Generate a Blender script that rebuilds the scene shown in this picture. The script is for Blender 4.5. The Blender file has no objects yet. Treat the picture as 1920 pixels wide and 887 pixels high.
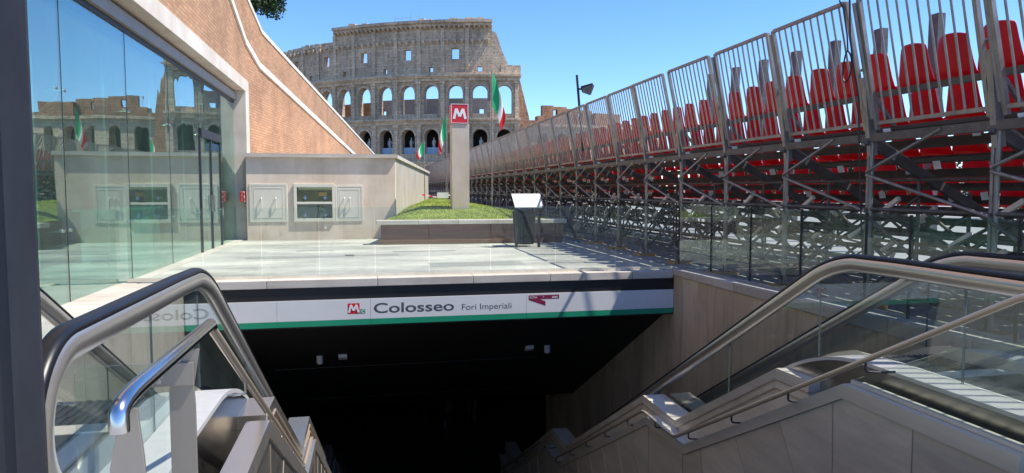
import bpy, math, random
from mathutils import Vector, Matrix
random.seed(4)
S = bpy.context.scene
COL = S.collection
# ------------------------------------------------------------------ camera
cam = bpy.data.objects.new('camera', bpy.data.cameras.new('camera'))
COL.objects.link(cam)
cam.location = (0, 0, 1.5)
cam.rotation_euler = (math.radians(90 - 3.856), 0, math.radians(-11.678))
cam.data.sensor_width = 36
cam.data.lens = 24.62
cam.data.clip_end = 4000
cam.data.clip_start = 0.05
S.camera = cam
# ------------------------------------------------------------------ sky and sun
SUN = Vector((0.575, -0.2, 1.0)).normalized()
el = math.asin(SUN.z)
az = math.atan2(SUN.x, SUN.y)            # from +Y towards +X
w = bpy.data.worlds.new('World')
S.world = w
w.use_nodes = True
nt = w.node_tree
nt.nodes.clear()
sky = nt.nodes.new('ShaderNodeTexSky')
sky.sky_type = 'NISHITA'
sky.sun_disc = False
sky.sun_elevation = el
sky.sun_rotation = az
sky.altitude = 1500
sky.air_density = 1.0
sky.dust_density = 0.1
sky.ozone_density = 6.0
bg = nt.nodes.new('ShaderNodeBackground')
bg.inputs['Strength'].default_value = 0.105
ow = nt.nodes.new('ShaderNodeOutputWorld')
hs = nt.nodes.new('ShaderNodeHueSaturation')
hs.inputs['Saturation'].default_value = 1.14
hs.inputs['Value'].default_value = 0.96
hs.inputs['Hue'].default_value = 0.506
nt.links.new(sky.outputs[0], hs.inputs['Color'])
nt.links.new(hs.outputs[0], bg.inputs[0])
nt.links.new(bg.outputs[0], ow.inputs[0])
sl = bpy.data.lights.new('sun', 'SUN')
sl.energy = 2.7
sl.angle = math.radians(0.5)
sl.color = (1.0, 0.93, 0.82)
so = bpy.data.objects.new('sun', sl)
COL.objects.link(so)
so.rotation_euler = (-SUN).to_track_quat('-Z', 'Y').to_euler()
S.view_settings.view_transform = 'Standard'
S.view_settings.look = 'None'
S.view_settings.exposure = 1.4
S.view_settings.gamma = 1
try:
    S.cycles.max_bounces = 8
    S.cycles.transparent_max_bounces = 24
    S.cycles.diffuse_bounces = 4
    S.cycles.glossy_bounces = 4
    S.cycles.sample_clamp_indirect = 6
    S.cycles.caustics_reflective = False
    S.cycles.caustics_refractive = False
except Exception:
    pass

# ------------------------------------------------------------------ materials
def new_mat(name):
    m = bpy.data.materials.new(name)
    m.use_nodes = True
    n = m.node_tree
    return m, n, n.nodes['Principled BSDF']


def coords(n, scale=(1, 1, 1), rnd=False, rot=(0, 0, 0)):
    tc = n.nodes.new('ShaderNodeTexCoord')
    mp = n.nodes.new('ShaderNodeMapping')
    mp.inputs['Scale'].default_value = scale
    mp.inputs['Rotation'].default_value = rot
    n.links.new(tc.outputs['Object'], mp.inputs['Vector'])
    if rnd:
        oi = n.nodes.new('ShaderNodeObjectInfo')
        mu = n.nodes.new('ShaderNodeMath')
        mu.operation = 'MULTIPLY'
        mu.inputs[1].default_value = 60
        n.links.new(oi.outputs['Random'], mu.inputs[0])
        n.links.new(mu.outputs[0], mp.inputs['Location'])
    return mp.outputs[0]


def ramp(n, src, stops):
    r = n.nodes.new('ShaderNodeValToRGB')
    el_ = r.color_ramp.elements
    while len(el_) < len(stops):
        el_.new(0.5)
    for e, (p, c) in zip(el_, stops):
        e.position = p
        e.color = (c[0], c[1], c[2], 1)
    n.links.new(src, r.inputs[0])
    return r.outputs[0]


def noise(n, vec, scale, detail=6, rough=0.6):
    t = n.nodes.new('ShaderNodeTexNoise')
    t.inputs['Scale'].default_value = scale
    t.inputs['Detail'].default_value = detail
    t.inputs['Roughness'].default_value = rough
    n.links.new(vec, t.inputs['Vector'])
    return t.outputs['Fac']


def mixc(n, a, b, fac, mode='MULTIPLY'):
    x = n.nodes.new('ShaderNodeMix')
    x.data_type = 'RGBA'
    x.blend_type = mode
    for sock, v in ((x.inputs[0], fac), (x.inputs[6], a), (x.inputs[7], b)):
        if isinstance(v, (int, float)):
            sock.default_value = v
        elif isinstance(v, tuple):
            sock.default_value = (v[0], v[1], v[2], 1)
        else:
            n.links.new(v, sock)
    return x.outputs[2]


def bump(n, p, src, strength, dist=0.02):
    b = n.nodes.new('ShaderNodeBump')
    b.inputs['Strength'].default_value = strength
    b.inputs['Distance'].default_value = dist
    n.links.new(src, b.inputs['Height'])
    n.links.new(b.outputs[0], p.inputs['Normal'])


def simple(name, c, rough=0.5, metal=0.0, var=0.15, sc=6.0, stretch=(1, 1, 1), bmp=0.0, rnd=False, coat=0.0, bd=0.01):
    """base colour broken up by two scales of noise"""
    m, n, p = new_mat(name)
    v = coords(n, stretch, rnd)
    lo = tuple(x * (1 - var) for x in c)
    hi = tuple(min(1, x * (1 + var)) for x in c)
    a = noise(n, v, sc)
    col = ramp(n, a, [(0.3, lo), (0.7, hi)])
    b = noise(n, v, sc * 6.3, 4)
    col = mixc(n, col, ramp(n, b, [(0.3, (1 - var,) * 3), (0.65, (1, 1, 1))]), 0.6)
    n.links.new(col, p.inputs['Base Color'])
    p.inputs['Metallic'].default_value = metal
    rr = n.nodes.new('ShaderNodeMapRange')
    rr.inputs['To Min'].default_value = max(0.03, rough - 0.08)
    rr.inputs['To Max'].default_value = min(1, rough + 0.08)
    n.links.new(b, rr.inputs['Value'])
    n.links.new(rr.outputs[0], p.inputs['Roughness'])
    if coat:
        p.inputs['Coat Weight'].default_value = coat
        p.inputs['Coat Roughness'].default_value = 0.08
    if bmp:
        bump(n, p, b, bmp, bd)
    return m


def per_object(m, lo=0.8, hi=1.1):
    """each piece gets its own tone"""
    n = m.node_tree
    p = n.nodes['Principled BSDF']
    src = p.inputs['Base Color'].links[0].from_socket
    oi = n.nodes.new('ShaderNodeObjectInfo')
    t = ramp(n, oi.outputs['Random'], [(0, (lo, lo, lo * 0.99)), (1, (hi, hi, hi))])
    n.links.new(mixc(n, src, t, 1.0), p.inputs['Base Color'])
    return m


def travertine(name, base, axis=2, streak=9.0, rnd=True, lo=0.84, hi=1.08, dark=0.72):
    m, n, p = new_mat(name)
    st = [1.0, 1.0, 1.0]
    for i in range(3):
        st[i] = 0.12 if i == axis else 1.0
    v = coords(n, tuple(st), rnd)
    a = noise(n, v, streak, 8, 0.65)
    v2 = coords(n, (1, 1, 1), rnd)
    b = noise(n, v2, 1.1, 5)
    c = noise(n, v2, 70, 3)
    d = tuple(x * dark for x in base)
    col = ramp(n, a, [(0.28, d), (0.5, tuple(x * 0.93 for x in base)), (0.72, base)])
    col = mixc(n, col, ramp(n, b, [(0.35, (0.80, 0.76, 0.70)), (0.6, (1, 1, 1))]), 0.8)
    col = mixc(n, col, ramp(n, c, [(0.30, (0.62, 0.56, 0.5)), (0.42, (1, 1, 1))]), 0.5)
    n.links.new(col, p.inputs['Base Color'])
    p.inputs['Roughness'].default_value = 0.62
    bump(n, p, a, 0.15, 0.01)
    if rnd:
        per_object(m, lo, hi)
    return m


def glass(name, tint=(0.93, 0.97, 0.95), base=0.04, rough=0.0, wav=0.0, wscale=0.6, dust=0.012):
    """thin architectural glass: tinted transparency plus a Fresnel mirror"""
    m = bpy.data.materials.new(name)
    m.use_nodes = True
    n = m.node_tree
    n.nodes.clear()
    out = n.nodes.new('ShaderNodeOutputMaterial')
    tr = n.nodes.new('ShaderNodeBsdfTransparent')
    tr.inputs[0].default_value = (*tint, 1)
    gl = n.nodes.new('ShaderNodeBsdfGlossy')
    gl.inputs['Roughness'].default_value = rough
    gl.inputs['Color'].default_value = (0.90, 0.99, 0.96, 1)
    lw = n.nodes.new('ShaderNodeLayerWeight')
    lw.inputs['Blend'].default_value = 0.5
    pw = n.nodes.new('ShaderNodeMath')
    pw.operation = 'POWER'
    pw.inputs[1].default_value = 4.6
    ma = n.nodes.new('ShaderNodeMath')
    ma.operation = 'MULTIPLY_ADD'
    ma.inputs[1].default_value = 1 - base
    ma.inputs[2].default_value = base
    mx = n.nodes.new('ShaderNodeMixShader')
    n.links.new(lw.outputs['Facing'], pw.inputs[0])
    n.links.new(pw.outputs[0], ma.inputs[0])
    n.links.new(ma.outputs[0], mx.inputs[0])
    n.links.new(tr.outputs[0], mx.inputs[1])
    n.links.new(gl.outputs[0], mx.inputs[2])
    df = n.nodes.new('ShaderNodeBsdfDiffuse')          # film of dust and finger marks
    df.inputs[0].default_value = (0.72, 0.86, 0.80, 1)
    dv = coords(n, (1, 1, .35))
    dn = n.nodes.new('ShaderNodeMapRange')
    dn.inputs['From Min'].default_value = 0.3
    dn.inputs['From Max'].default_value = 0.7
    dn.inputs['To Min'].default_value = dust * 0.4
    dn.inputs['To Max'].default_value = dust * 1.6
    n.links.new(noise(n, dv, 2.2, 6, .7), dn.inputs['Value'])
    m2 = n.nodes.new('ShaderNodeMixShader')
    n.links.new(dn.outputs[0], m2.inputs[0])
    n.links.new(mx.outputs[0], m2.inputs[1])
    n.links.new(df.outputs[0], m2.inputs[2])
    n.links.new(m2.outputs[0], out.inputs[0])
    if wav:
        v = coords(n, (1, 1, 0.5), True)
        h = noise(n, v, wscale, 2)
        b = n.nodes.new('ShaderNodeBump')
        b.inputs['Strength'].default_value = wav
        b.inputs['Distance'].default_value = 0.02
        n.links.new(h, b.inputs['Height'])
        n.links.new(b.outputs[0], gl.inputs['Normal'])
    return m


def emit_none(name, c, rough=0.5, metal=0.0):
    m, n, p = new_mat(name)
    p.inputs['Base Color'].default_value = (*c, 1)
    p.inputs['Roughness'].default_value = rough
    p.inputs['Metallic'].default_value = metal
    return m


def brick_mat():
    m, n, p = new_mat('roman_brick')
    tc = n.nodes.new('ShaderNodeTexCoord')
    sx = n.nodes.new('ShaderNodeSeparateXYZ')
    n.links.new(tc.outputs['Object'], sx.inputs[0])
    cb = n.nodes.new('ShaderNodeCombineXYZ')
    n.links.new(sx.outputs['Y'], cb.inputs['X'])
    n.links.new(sx.outputs['Z'], cb.inputs['Y'])
    b = n.nodes.new('ShaderNodeTexBrick')
    b.inputs['Scale'].default_value = 1
    b.inputs['Brick Width'].default_value = 0.27
    b.inputs['Row Height'].default_value = 0.085
    b.inputs['Mortar Size'].default_value = 0.015
    b.inputs['Mortar Smooth'].default_value = 0.3
    b.inputs['Color1'].default_value = (0.46, 0.205, 0.088, 1)
    b.inputs['Color2'].default_value = (0.60, 0.30, 0.135, 1)
    b.inputs['Mortar'].default_value = (0.34, 0.20, 0.115, 1)
    n.links.new(cb.outputs[0], b.inputs['Vector'])
    v = coords(n)
    a = noise(n, v, 0.8, 6)
    col = mixc(n, b.outputs['Color'], ramp(n, a, [(0.3, (0.74, 0.72, 0.70)), (0.5, (0.95, 0.95, 0.94)), (0.66, (1.10, 1.08, 1.05))]), 1.0)
    c = noise(n, v, 14, 4)
    col = mixc(n, col, ramp(n, c, [(0.3, (0.8, 0.76, 0.72)), (0.6, (1, 1, 1))]), 0.7)
    hsb = n.nodes.new('ShaderNodeHueSaturation')
    hsb.inputs['Saturation'].default_value = 0.90
    hsb.inputs['Hue'].default_value = 0.504
    n.links.new(col, hsb.inputs['Color'])
    n.links.new(hsb.outputs[0], p.inputs['Base Color'])
    p.inputs['Roughness'].default_value = 0.85
    inv = n.nodes.new('ShaderNodeMath')
    inv.operation = 'SUBTRACT'
    inv.inputs[0].default_value = 1
    n.links.new(b.outputs['Fac'], inv.inputs[1])
    bump(n, p, inv.outputs[0], 0.35, 0.01)
    return m


def old_stone(name, base, soot=0.45):
    """weathered amphitheatre travertine: soot streaks, block joints, pitting"""
    m, n, p = new_mat(name)
    tc = n.nodes.new('ShaderNodeTexCoord')
    v = coords(n)
    v3 = coords(n, (1, 1, 0.16))
    a = noise(n, v, 0.10, 8, 0.7)
    s = noise(n, v3, 0.8, 8, 0.75)
    g = noise(n, v, 1.6, 8, 0.75)
    br = n.nodes.new('ShaderNodeTexBrick')
    sx = n.nodes.new('ShaderNodeSeparateXYZ')
    n.links.new(tc.outputs['Object'], sx.inputs[0])
    cb = n.nodes.new('ShaderNodeCombineXYZ')
    n.links.new(sx.outputs['X'], cb.inputs['X'])
    n.links.new(sx.outputs['Z'], cb.inputs['Y'])
    n.links.new(cb.outputs[0], br.inputs['Vector'])
    br.inputs['Scale'].default_value = 1
    br.inputs['Brick Width'].default_value = 2.1
    br.inputs['Row Height'].default_value = 0.8
    br.inputs['Mortar Size'].default_value = 0.05
    br.inputs['Mortar Smooth'].default_value = 0.6
    br.inputs['Color1'].default_value = (0.85, 0.84, 0.82, 1)
    br.inputs['Color2'].default_value = (1.1, 1.08, 1.04, 1)
    br.inputs['Mortar'].default_value = (0.55, 0.52, 0.5, 1)
    lo = tuple(x * soot for x in base)
    col = ramp(n, s, [(0.30, lo), (0.46, tuple(x * 0.8 for x in base)), (0.66, base)])
    col = mixc(n, col, ramp(n, a, [(0.35, (0.72, 0.68, 0.66)), (0.6, (1.08, 1.04, 1.0))]), 0.9)
    col = mixc(n, col, br.outputs['Color'], 0.8)
    col = mixc(n, col, ramp(n, g, [(0.36, (0.45, 0.43, 0.42)), (0.5, (1, 1, 1))]), 0.8)
    col = mixc(n, col, (1.35, 1.30, 1.22), 1.0)
    n.links.new(col, p.inputs['Base Color'])
    p.inputs['Roughness'].default_value = 0.95
    bump(n, p, g, 0.8, 0.35)
    return m


M = {}
M['rubber'] = emit_none('black_rubber', (0.008, 0.008, 0.009), 0.38)
M['guide'] = emit_none('satin_aluminium', (0.69, 0.64, 0.57), 0.30, 0.85)
M['truss'] = simple('mirror_steel', (0.40, 0.38, 0.36), 0.24, 0.97, 0.06, 4)
M['steel_left'] = per_object(simple('brushed_panel_dim', (0.60, 0.56, 0.50), 0.30, 0.92, 0.06, 1.2, (0.3, 0.3, 1.5), rnd=True), 0.85, 1.08)  # same steel as brushed_panel, darker and glossier to paint in its dark reflections
M['ledge_left'] = simple('brushed_ledge_dim', (0.66, 0.62, 0.56), 0.30, 0.85, 0.03, 1.0)  # right ledge's steel again, with the left side's dimmer light in the colour
M['steel'] = simple('brushed_steel', (0.78, 0.72, 0.60), 0.36, 0.35, 0.1, 5, (1, 0.06, 1))
M['steel_panel'] = per_object(simple('brushed_panel', (0.80, 0.735, 0.60), 0.38, 0.3, 0.14, 3, (0.3, 0.3, 1.5), rnd=True), 0.88, 1.08)  # same steel as left; paler, light from the facing wall put into the colour
M['deckmetal'] = simple('brushed_deck', (0.62, 0.61, 0.59), 0.45, 0.35, 0.06, 14)
M['chrome'] = emit_none('polished_steel', (0.62, 0.60, 0.58), 0.2, 1.0)
M['post'] = simple('post_steel', (0.36, 0.33, 0.285), 0.36, 0.6, 0.06, 3, (1, 1, .2))
M['rail_brass'] = emit_none('warm_steel', (0.72, 0.58, 0.42), 0.28, 0.6)
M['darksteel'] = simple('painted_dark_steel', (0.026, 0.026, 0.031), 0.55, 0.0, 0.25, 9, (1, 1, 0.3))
M['black'] = simple('black_ceiling_panel', (0.010, 0.010, 0.011), 0.6, 0, 0.2, 2)  # near black to cut bounce light, holding the hall's darkness in the colour
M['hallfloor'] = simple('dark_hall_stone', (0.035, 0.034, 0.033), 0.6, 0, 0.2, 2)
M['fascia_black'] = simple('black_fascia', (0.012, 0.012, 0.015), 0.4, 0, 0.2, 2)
M['fascia_white'] = simple('white_enamel', (0.74, 0.74, 0.73), 0.35, 0, 0.03, 2)
M['fascia_green'] = simple('green_enamel', (0.015, 0.30, 0.16), 0.35, 0, 0.05, 2)
M['trav_wall'] = travertine('travertine_wall', (0.78, 0.64, 0.46), lo=.8, hi=1.06, dark=.66)
M['trav_left'] = travertine('travertine_pale', (0.55, 0.51, 0.44), lo=0.9, hi=1.05)
M['coping'] = travertine('travertine_coping', (0.66, 0.61, 0.54), axis=0, lo=0.92, hi=1.05)
M['frame_stone'] = travertine('travertine_frame', (0.78, 0.70, 0.60), streak=12, lo=0.95, hi=1.03, dark=0.85)
M['brick'] = brick_mat()
M['stone_band'] = simple('white_stone_band', (0.72, 0.68, 0.60), 0.7, 0, 0.1, 3, bmp=0.1)
M['seat'] = per_object(simple('red_plastic', (0.54, 0.004, 0.024), 0.42, 0, 0.12, 3, rnd=True), .82, 1.08)
_n = M['seat'].node_tree
_p = _n.nodes['Principled BSDF']
_t = _n.nodes.new('ShaderNodeBsdfTranslucent')
_t.inputs[0].default_value = (0.85, 0.012, 0.03, 1)
_m = _n.nodes.new('ShaderNodeMixShader')
_m.inputs[0].default_value = 0.22
_n.links.new(_p.outputs[0], _m.inputs[1])
_n.links.new(_t.outputs[0], _m.inputs[2])
_n.links.new(_m.outputs[0], _n.nodes['Material Output'].inputs[0])
M['galv'] = simple('galvanised_tube', (0.33, 0.31, 0.29), 0.5, 0.6, 0.25, 8, (1, 1, 0.5), rnd=True)
M['galv_dark'] = simple('weathered_tube', (0.14, 0.13, 0.125), 0.55, 0.45, 0.3, 7, rnd=True)
M['plank'] = simple('deck_plank', (0.13, 0.115, 0.105), 0.8, 0, 0.25, 5, (1, 0.15, 1), rnd=True)
M['plate'] = simple('daylit_plate', (0.85, 0.83, 0.78), 0.6, 0.1, 0.1, 12, rnd=True)  # near white paints in the daylight caught by plates and sleeves
M['wood'] = simple('plywood_pad', (0.55, 0.32, 0.13), 0.8, 0, 0.2, 6, (1, 0.2, 1))
M['cable'] = emit_none('cable_black', (0.01, 0.01, 0.01), 0.5)
M['red_enamel'] = simple('red_enamel', (0.60, 0.012, 0.02), 0.3, 0, 0.05, 3)
M['white_letter'] = emit_none('white_letter', (0.8, 0.8, 0.78), 0.5)
M['grey_letter'] = emit_none('slate_letter', (0.065, 0.085, 0.10), 0.5)
M['green_letter'] = emit_none('green_letter', (0.02, 0.28, 0.16), 0.5)
M['maroon'] = emit_none('maroon_print', (0.22, 0.012, 0.05), 0.5)
M['pillar'] = travertine('travertine_pillar', (0.64, 0.56, 0.45), streak=7, rnd=False, dark=0.86)
M['concrete'] = travertine('pink_travertine', (0.84, 0.715, 0.575), streak=2.5, rnd=False, dark=0.80)
M['hatch'] = simple('grey_green_paint', (0.70, 0.68, 0.57), 0.5, 0, 0.05, 2)
M['handle'] = simple('pale_handle', (0.75, 0.75, 0.70), 0.35, 0.2, 0.03, 5)
M['panel_green'] = simple('olive_back', (0.20, 0.17, 0.03), 0.6, 0, 0.4, 3)
M['panel_grey'] = simple('grey_back', (0.16, 0.16, 0.14), 0.6, 0, 0.3, 3)
M['yellow'] = simple('amber_box', (0.85, 0.42, 0.03), 0.5, 0, 0.2, 5)
M['planter'] = simple('rusty_brick_band', (0.22, 0.115, 0.085), 0.8, 0, 0.35, 5, (0.15, 1, 4), bmp=0.3)
M['grass_soil'] = simple('turf', (0.24, 0.29, 0.06), 0.95, 0, 0.35, 2.5, bmp=0.5)
M['blade'] = simple('grass_blade', (0.30, 0.38, 0.055), 0.8, 0, 0.3, 2)
M['glass_guard'] = glass('guard_glass', (0.91, 0.95, 0.93), 0.03)
M['glass_esc'] = glass('balustrade_glass', (0.94, 0.965, 0.96), 0.05)
M['glass_facade'] = glass('facade_glass', (0.62, 0.84, 0.78), 0.24, wav=0.16, wscale=0.8, dust=0.02)
M['glass_edge'] = simple('glass_edge_green', (0.55, 0.90, 0.80), 0.2, 0, 0.1, 3)
M['glass_seal'] = simple('glass_seal', (0.12, 0.16, 0.15), 0.3, 0, 0.1, 3)
M['glass_cab'] = glass('cabinet_glass', (0.8, 0.85, 0.8), 0.06)
M['flag_g'] = simple('flag_green', (0.015, 0.42, 0.16), 0.8, 0, 0.1, 3)
M['flag_w'] = simple('flag_white', (0.75, 0.75, 0.73), 0.8, 0, 0.05, 3)
M['flag_r'] = simple('flag_red', (0.80, 0.03, 0.04), 0.8, 0, 0.1, 3)
M['step'] = simple('ribbed_step_metal', (0.10, 0.10, 0.105), 0.4, 0.7, 0.2, 8, (1, 30, 1))
M['bark'] = simple('pine_bark', (0.12, 0.075, 0.05), 0.9, 0, 0.3, 4, bmp=0.5)
M['leaf'] = simple('pine_needles', (0.035, 0.075, 0.02), 0.8, 0, 0.45, 0.8)
M['leaf2'] = simple('bush_leaves', (0.06, 0.11, 0.03), 0.8, 0, 0.4, 2)
M['tarp'] = simple('blue_tarp', (0.02, 0.04, 0.16), 0.6, 0, 0.3, 2)
M['colo'] = old_stone('amphitheatre_stone', (0.52, 0.43, 0.33), .55)
M['colo_trim'] = old_stone('cornice_stone', (0.58, 0.485, 0.375), 0.58)
M['colo_brick'] = old_stone('amphitheatre_brick', (0.42, 0.25, 0.165), 0.6)
M['colo_pale'] = simple('pale_mauve_plaster', (0.42, 0.38, 0.37), 0.9, 0, 0.15, .5)
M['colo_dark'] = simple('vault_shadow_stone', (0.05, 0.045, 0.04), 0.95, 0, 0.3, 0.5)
M['statue'] = simple('marble_cast', (0.5, 0.5, 0.5), 0.7, 0, 0.1, 2)
M['barrier'] = simple('pale_blue_panel', (0.30, 0.40, 0.50), 0.5, 0, 0.1, 2)
M['skin'] = simple('skin', (0.45, 0.25, 0.17), 0.6, 0, 0.05, 8)
M['cloth_a'] = simple('dimmed_cloth', (0.16, 0.16, 0.18), 0.9, 0, 0.1, 8)  # clothes darkened to keep the figures faint, hall shade put into the colour
M['cloth_b'] = simple('dark_cloth', (0.05, 0.05, 0.08), 0.9, 0, 0.1, 8)  # likewise on the figures; plainly dark on hair and bin liner
M['room_wall'] = simple('plastered_room_wall', (0.32, 0.38, 0.36), 0.8, 0, 0.1, 1)
M['room_floor'] = simple('pale_room_floor', (0.5, 0.54, 0.52), 0.4, 0, 0.1, 1)
M['soffit'] = simple('bronze_soffit', (0.30, 0.27, 0.25), 0.5, 0.2, 0.1, 3)


def plaza_mat():
    m, n, p = new_mat('plaza_stone')
    v = coords(n, (0.35, 1.0, 1))
    a = noise(n, v, 0.9, 8, 0.7)
    v2 = coords(n)
    b = noise(n, v2, 6, 6)
    br = n.nodes.new('ShaderNodeTexBrick')
    n.links.new(v2, br.inputs['Vector'])
    br.inputs['Scale'].default_value = 1
    br.inputs['Brick Width'].default_value = 2.4
    br.inputs['Row Height'].default_value = 1.05
    br.inputs['Mortar Size'].default_value = 0.0015
    br.inputs['Color1'].default_value = (0.90, 0.90, 0.90, 1)
    br.inputs['Color2'].default_value = (1.06, 1.05, 1.03, 1)
    br.inputs['Mortar'].default_value = (0.7, 0.7, 0.68, 1)
    col = ramp(n, a, [(0.34, (0.32, 0.31, 0.28)), (0.47, (0.46, 0.45, 0.405)), (0.52, (0.51, 0.50, 0.45)), (0.62, (0.64, 0.62, 0.55))])
    col = mixc(n, col, br.outputs['Color'], 0.7)
    col = mixc(n, col, ramp(n, b, [(0.3, (0.82, 0.82, 0.82)), (0.6, (1, 1, 1))]), 0.8)
    n.links.new(col, p.inputs['Base Color'])
    p.inputs['Roughness'].default_value = 0.7
    bump(n, p, b, 0.1, 0.01)
    return m


M['plaza'] = plaza_mat()
M['patch'] = simple('worn_paving', (0.33, 0.325, 0.30), 0.75, 0, 0.18, 1.6, (.5, 1, 1))
M['asphalt'] = simple('street_asphalt', (0.30, 0.295, 0.285), 0.85, 0, 0.15, 3, bmp=0.15)
M['asphalt_far'] = simple('far_ground', (0.18, 0.17, 0.15), 0.9, 0, 0.2, 0.05)
M['landing'] = simple('landing_stone', (0.36, 0.35, 0.33), 0.6, 0, 0.12, 2)


# ------------------------------------------------------------------ mesh builder
class MB:
    def __init__(self):
        self.v, self.f, self.m = [], [], []
        self.smooth = False

    def quad(self, *pts, mi=0):
        i = len(self.v)
        self.v += [tuple(p) for p in pts]
        self.f.append(tuple(range(i, i + len(pts))))
        self.m.append(mi)
        return self

    def box(self, x0, y0, z0, x1, y1, z1, mi=0):
        i = len(self.v)
        self.v += [(x0, y0, z0), (x1, y0, z0), (x1, y1, z0), (x0, y1, z0), (x0, y0, z1), (x1, y0, z1), (x1, y1, z1), (x0, y1, z1)]
        for q in ((0, 3, 2, 1), (4, 5, 6, 7), (0, 1, 5, 4), (1, 2, 6, 5), (2, 3, 7, 6), (3, 0, 4, 7)):
            self.f.append(tuple(i + k for k in q))
            self.m.append(mi)
        return self

    def hexa(self, c8, mi=0):
        i = len(self.v)
        self.v += [tuple(c) for c in c8]
        for q in ((0, 3, 2, 1), (4, 5, 6, 7), (0, 1, 5, 4), (1, 2, 6, 5), (2, 3, 7, 6), (3, 0, 4, 7)):
            self.f.append(tuple(i + k for k in q))
            self.m.append(mi)
        return self

    def bar(self, a, b, wx, wy, up=(0, 0, 1), mi=0):
        """rectangular bar from a to b"""
        a, b = Vector(a), Vector(b)
        d = (b - a).normalized()
        u = Vector(up)
        if abs(d.dot(u)) > 0.95:
            u = Vector((0, 1, 0))
        s = d.cross(u).normalized() * (wx / 2)
        t = s.normalized().cross(d).normalized() * (wy / 2)
        return self.hexa([a - s - t, a + s - t, a + s + t, a - s + t, b - s - t, b + s - t, b + s + t, b - s + t], mi)

    def tube(self, path, r, n=8, cap=True, mi=0):
        path = [Vector(p) for p in path]
        i0 = len(self.v)
        last = None
        for k, p in enumerate(path):
            if k == 0:
                d = path[1] - p
            elif k == len(path) - 1:
                d = p - path[k - 1]
            else:
                d = (path[k + 1] - p).normalized() + (p - path[k - 1]).normalized()
            d.normalize()
            if last is None:
                u = Vector((0, 0, 1)) if abs(d.z) < 0.9 else Vector((1, 0, 0))
                s = d.cross(u).normalized()
            else:
                s = (last - d * last.dot(d)).normalized()
            last = s
            t = s.cross(d)
            rr = r[k] if isinstance(r, (list, tuple)) else r
            for j in range(n):
                a = 2 * math.pi * j / n
                q = p + s * (math.cos(a) * rr) + t * (math.sin(a) * rr)
                self.v.append(tuple(q))
        for k in range(len(path) - 1):
            for j in range(n):
                a = i0 + k * n + j
                b = i0 + k * n + (j + 1) % n
                self.f.append((a, b, b + n, a + n))
                self.m.append(mi)
        if cap:
            self.f.append(tuple(i0 + j for j in range(n - 1, -1, -1)))
            self.f.append(tuple(i0 + (len(path) - 1) * n + j for j in range(n)))
            self.m += [mi, mi]
        self.smooth = True
        return self

    def sweep(self, path, prof, mi=0, cap=True):
        """path: (y,z) points in the YZ plane; prof: closed (x, n) section, n along the left normal of the path"""
        i0 = len(self.v)
        N = len(prof)
        for k, (y, z) in enumerate(path):
            a = path[max(0, k - 1)]
            b = path[min(len(path) - 1, k + 1)]
            dy, dz = b[0] - a[0], b[1] - a[1]
            L = math.hypot(dy, dz) or 1
            ny, nz = -dz / L, dy / L
            for (px, pn) in prof:
                self.v.append((px, y + ny * pn, z + nz * pn))
        for k in range(len(path) - 1):
            for j in range(N):
                a = i0 + k * N + j
                b = i0 + k * N + (j + 1) % N
                self.f.append((a, b, b + N, a + N))
                self.m.append(mi)
        if cap:
            self.f.append(tuple(i0 + j for j in range(N - 1, -1, -1)))
            self.f.append(tuple(i0 + (len(path) - 1) * N + j for j in range(N)))
            self.m += [mi, mi]
        return self

    def prism(self, poly, x0, x1, mi=0):
        """closed (y,z) polygon extruded along x"""
        i = len(self.v)
        N = len(poly)
        self.v += [(x0, y, z) for y, z in poly] + [(x1, y, z) for y, z in poly]
        self.f.append(tuple(i + k for k in range(N)))
        self.f.append(tuple(i + N + k for k in range(N - 1, -1, -1)))
        for k in range(N):
            a, b = i + k, i + (k + 1) % N
            self.f.append((a, a + N, b + N, b))
        self.m += [mi] * (N + 2)
        return self

    def prism_xz(self, poly, y0, y1, mi=0):
        i = len(self.v)
        N = len(poly)
        self.v += [(x, y0, z) for x, z in poly] + [(x, y1, z) for x, z in poly]
        self.f.append(tuple(i + k for k in range(N)))
        self.f.append(tuple(i + N + k for k in range(N - 1, -1, -1)))
        for k in range(N):
            a, b = i + k, i + (k + 1) % N
            self.f.append((a, a + N, b + N, b))
        self.m += [mi] * (N + 2)
        return self

    def mesh(self, name, mats):
        me = bpy.data.meshes.new(name)
        me.from_pydata(self.v, [], self.f)
        for m in (mats if isinstance(mats, (list, tuple)) else [mats]):
            me.materials.append(m)
        me.polygons.foreach_set('material_index', self.m)
        if self.smooth:
            me.polygons.foreach_set('use_smooth', [True] * len(self.f))
        me.update()
        import bmesh
        b = bmesh.new()
        b.from_mesh(me)
        bmesh.ops.recalc_face_normals(b, faces=b.faces)
        if self.smooth:
            for e in b.edges:
                if len(e.link_faces) == 2 and e.calc_face_angle(0) > 0.9:
                    e.smooth = False
        b.to_mesh(me)
        b.free()
        return me


def setp(o, label=None, cat=None, group=None, kind=None):
    if label:
        o['label'] = label
    if cat:
        o['category'] = cat
    if group:
        o['group'] = group
    if kind:
        o['kind'] = kind
    return o


def root(name, loc, label, cat, group=None):
    o = bpy.data.objects.new(name, None)
    o.empty_display_size = 0.2
    COL.objects.link(o)
    o.location = loc
    return setp(o, label, cat, group)


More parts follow.
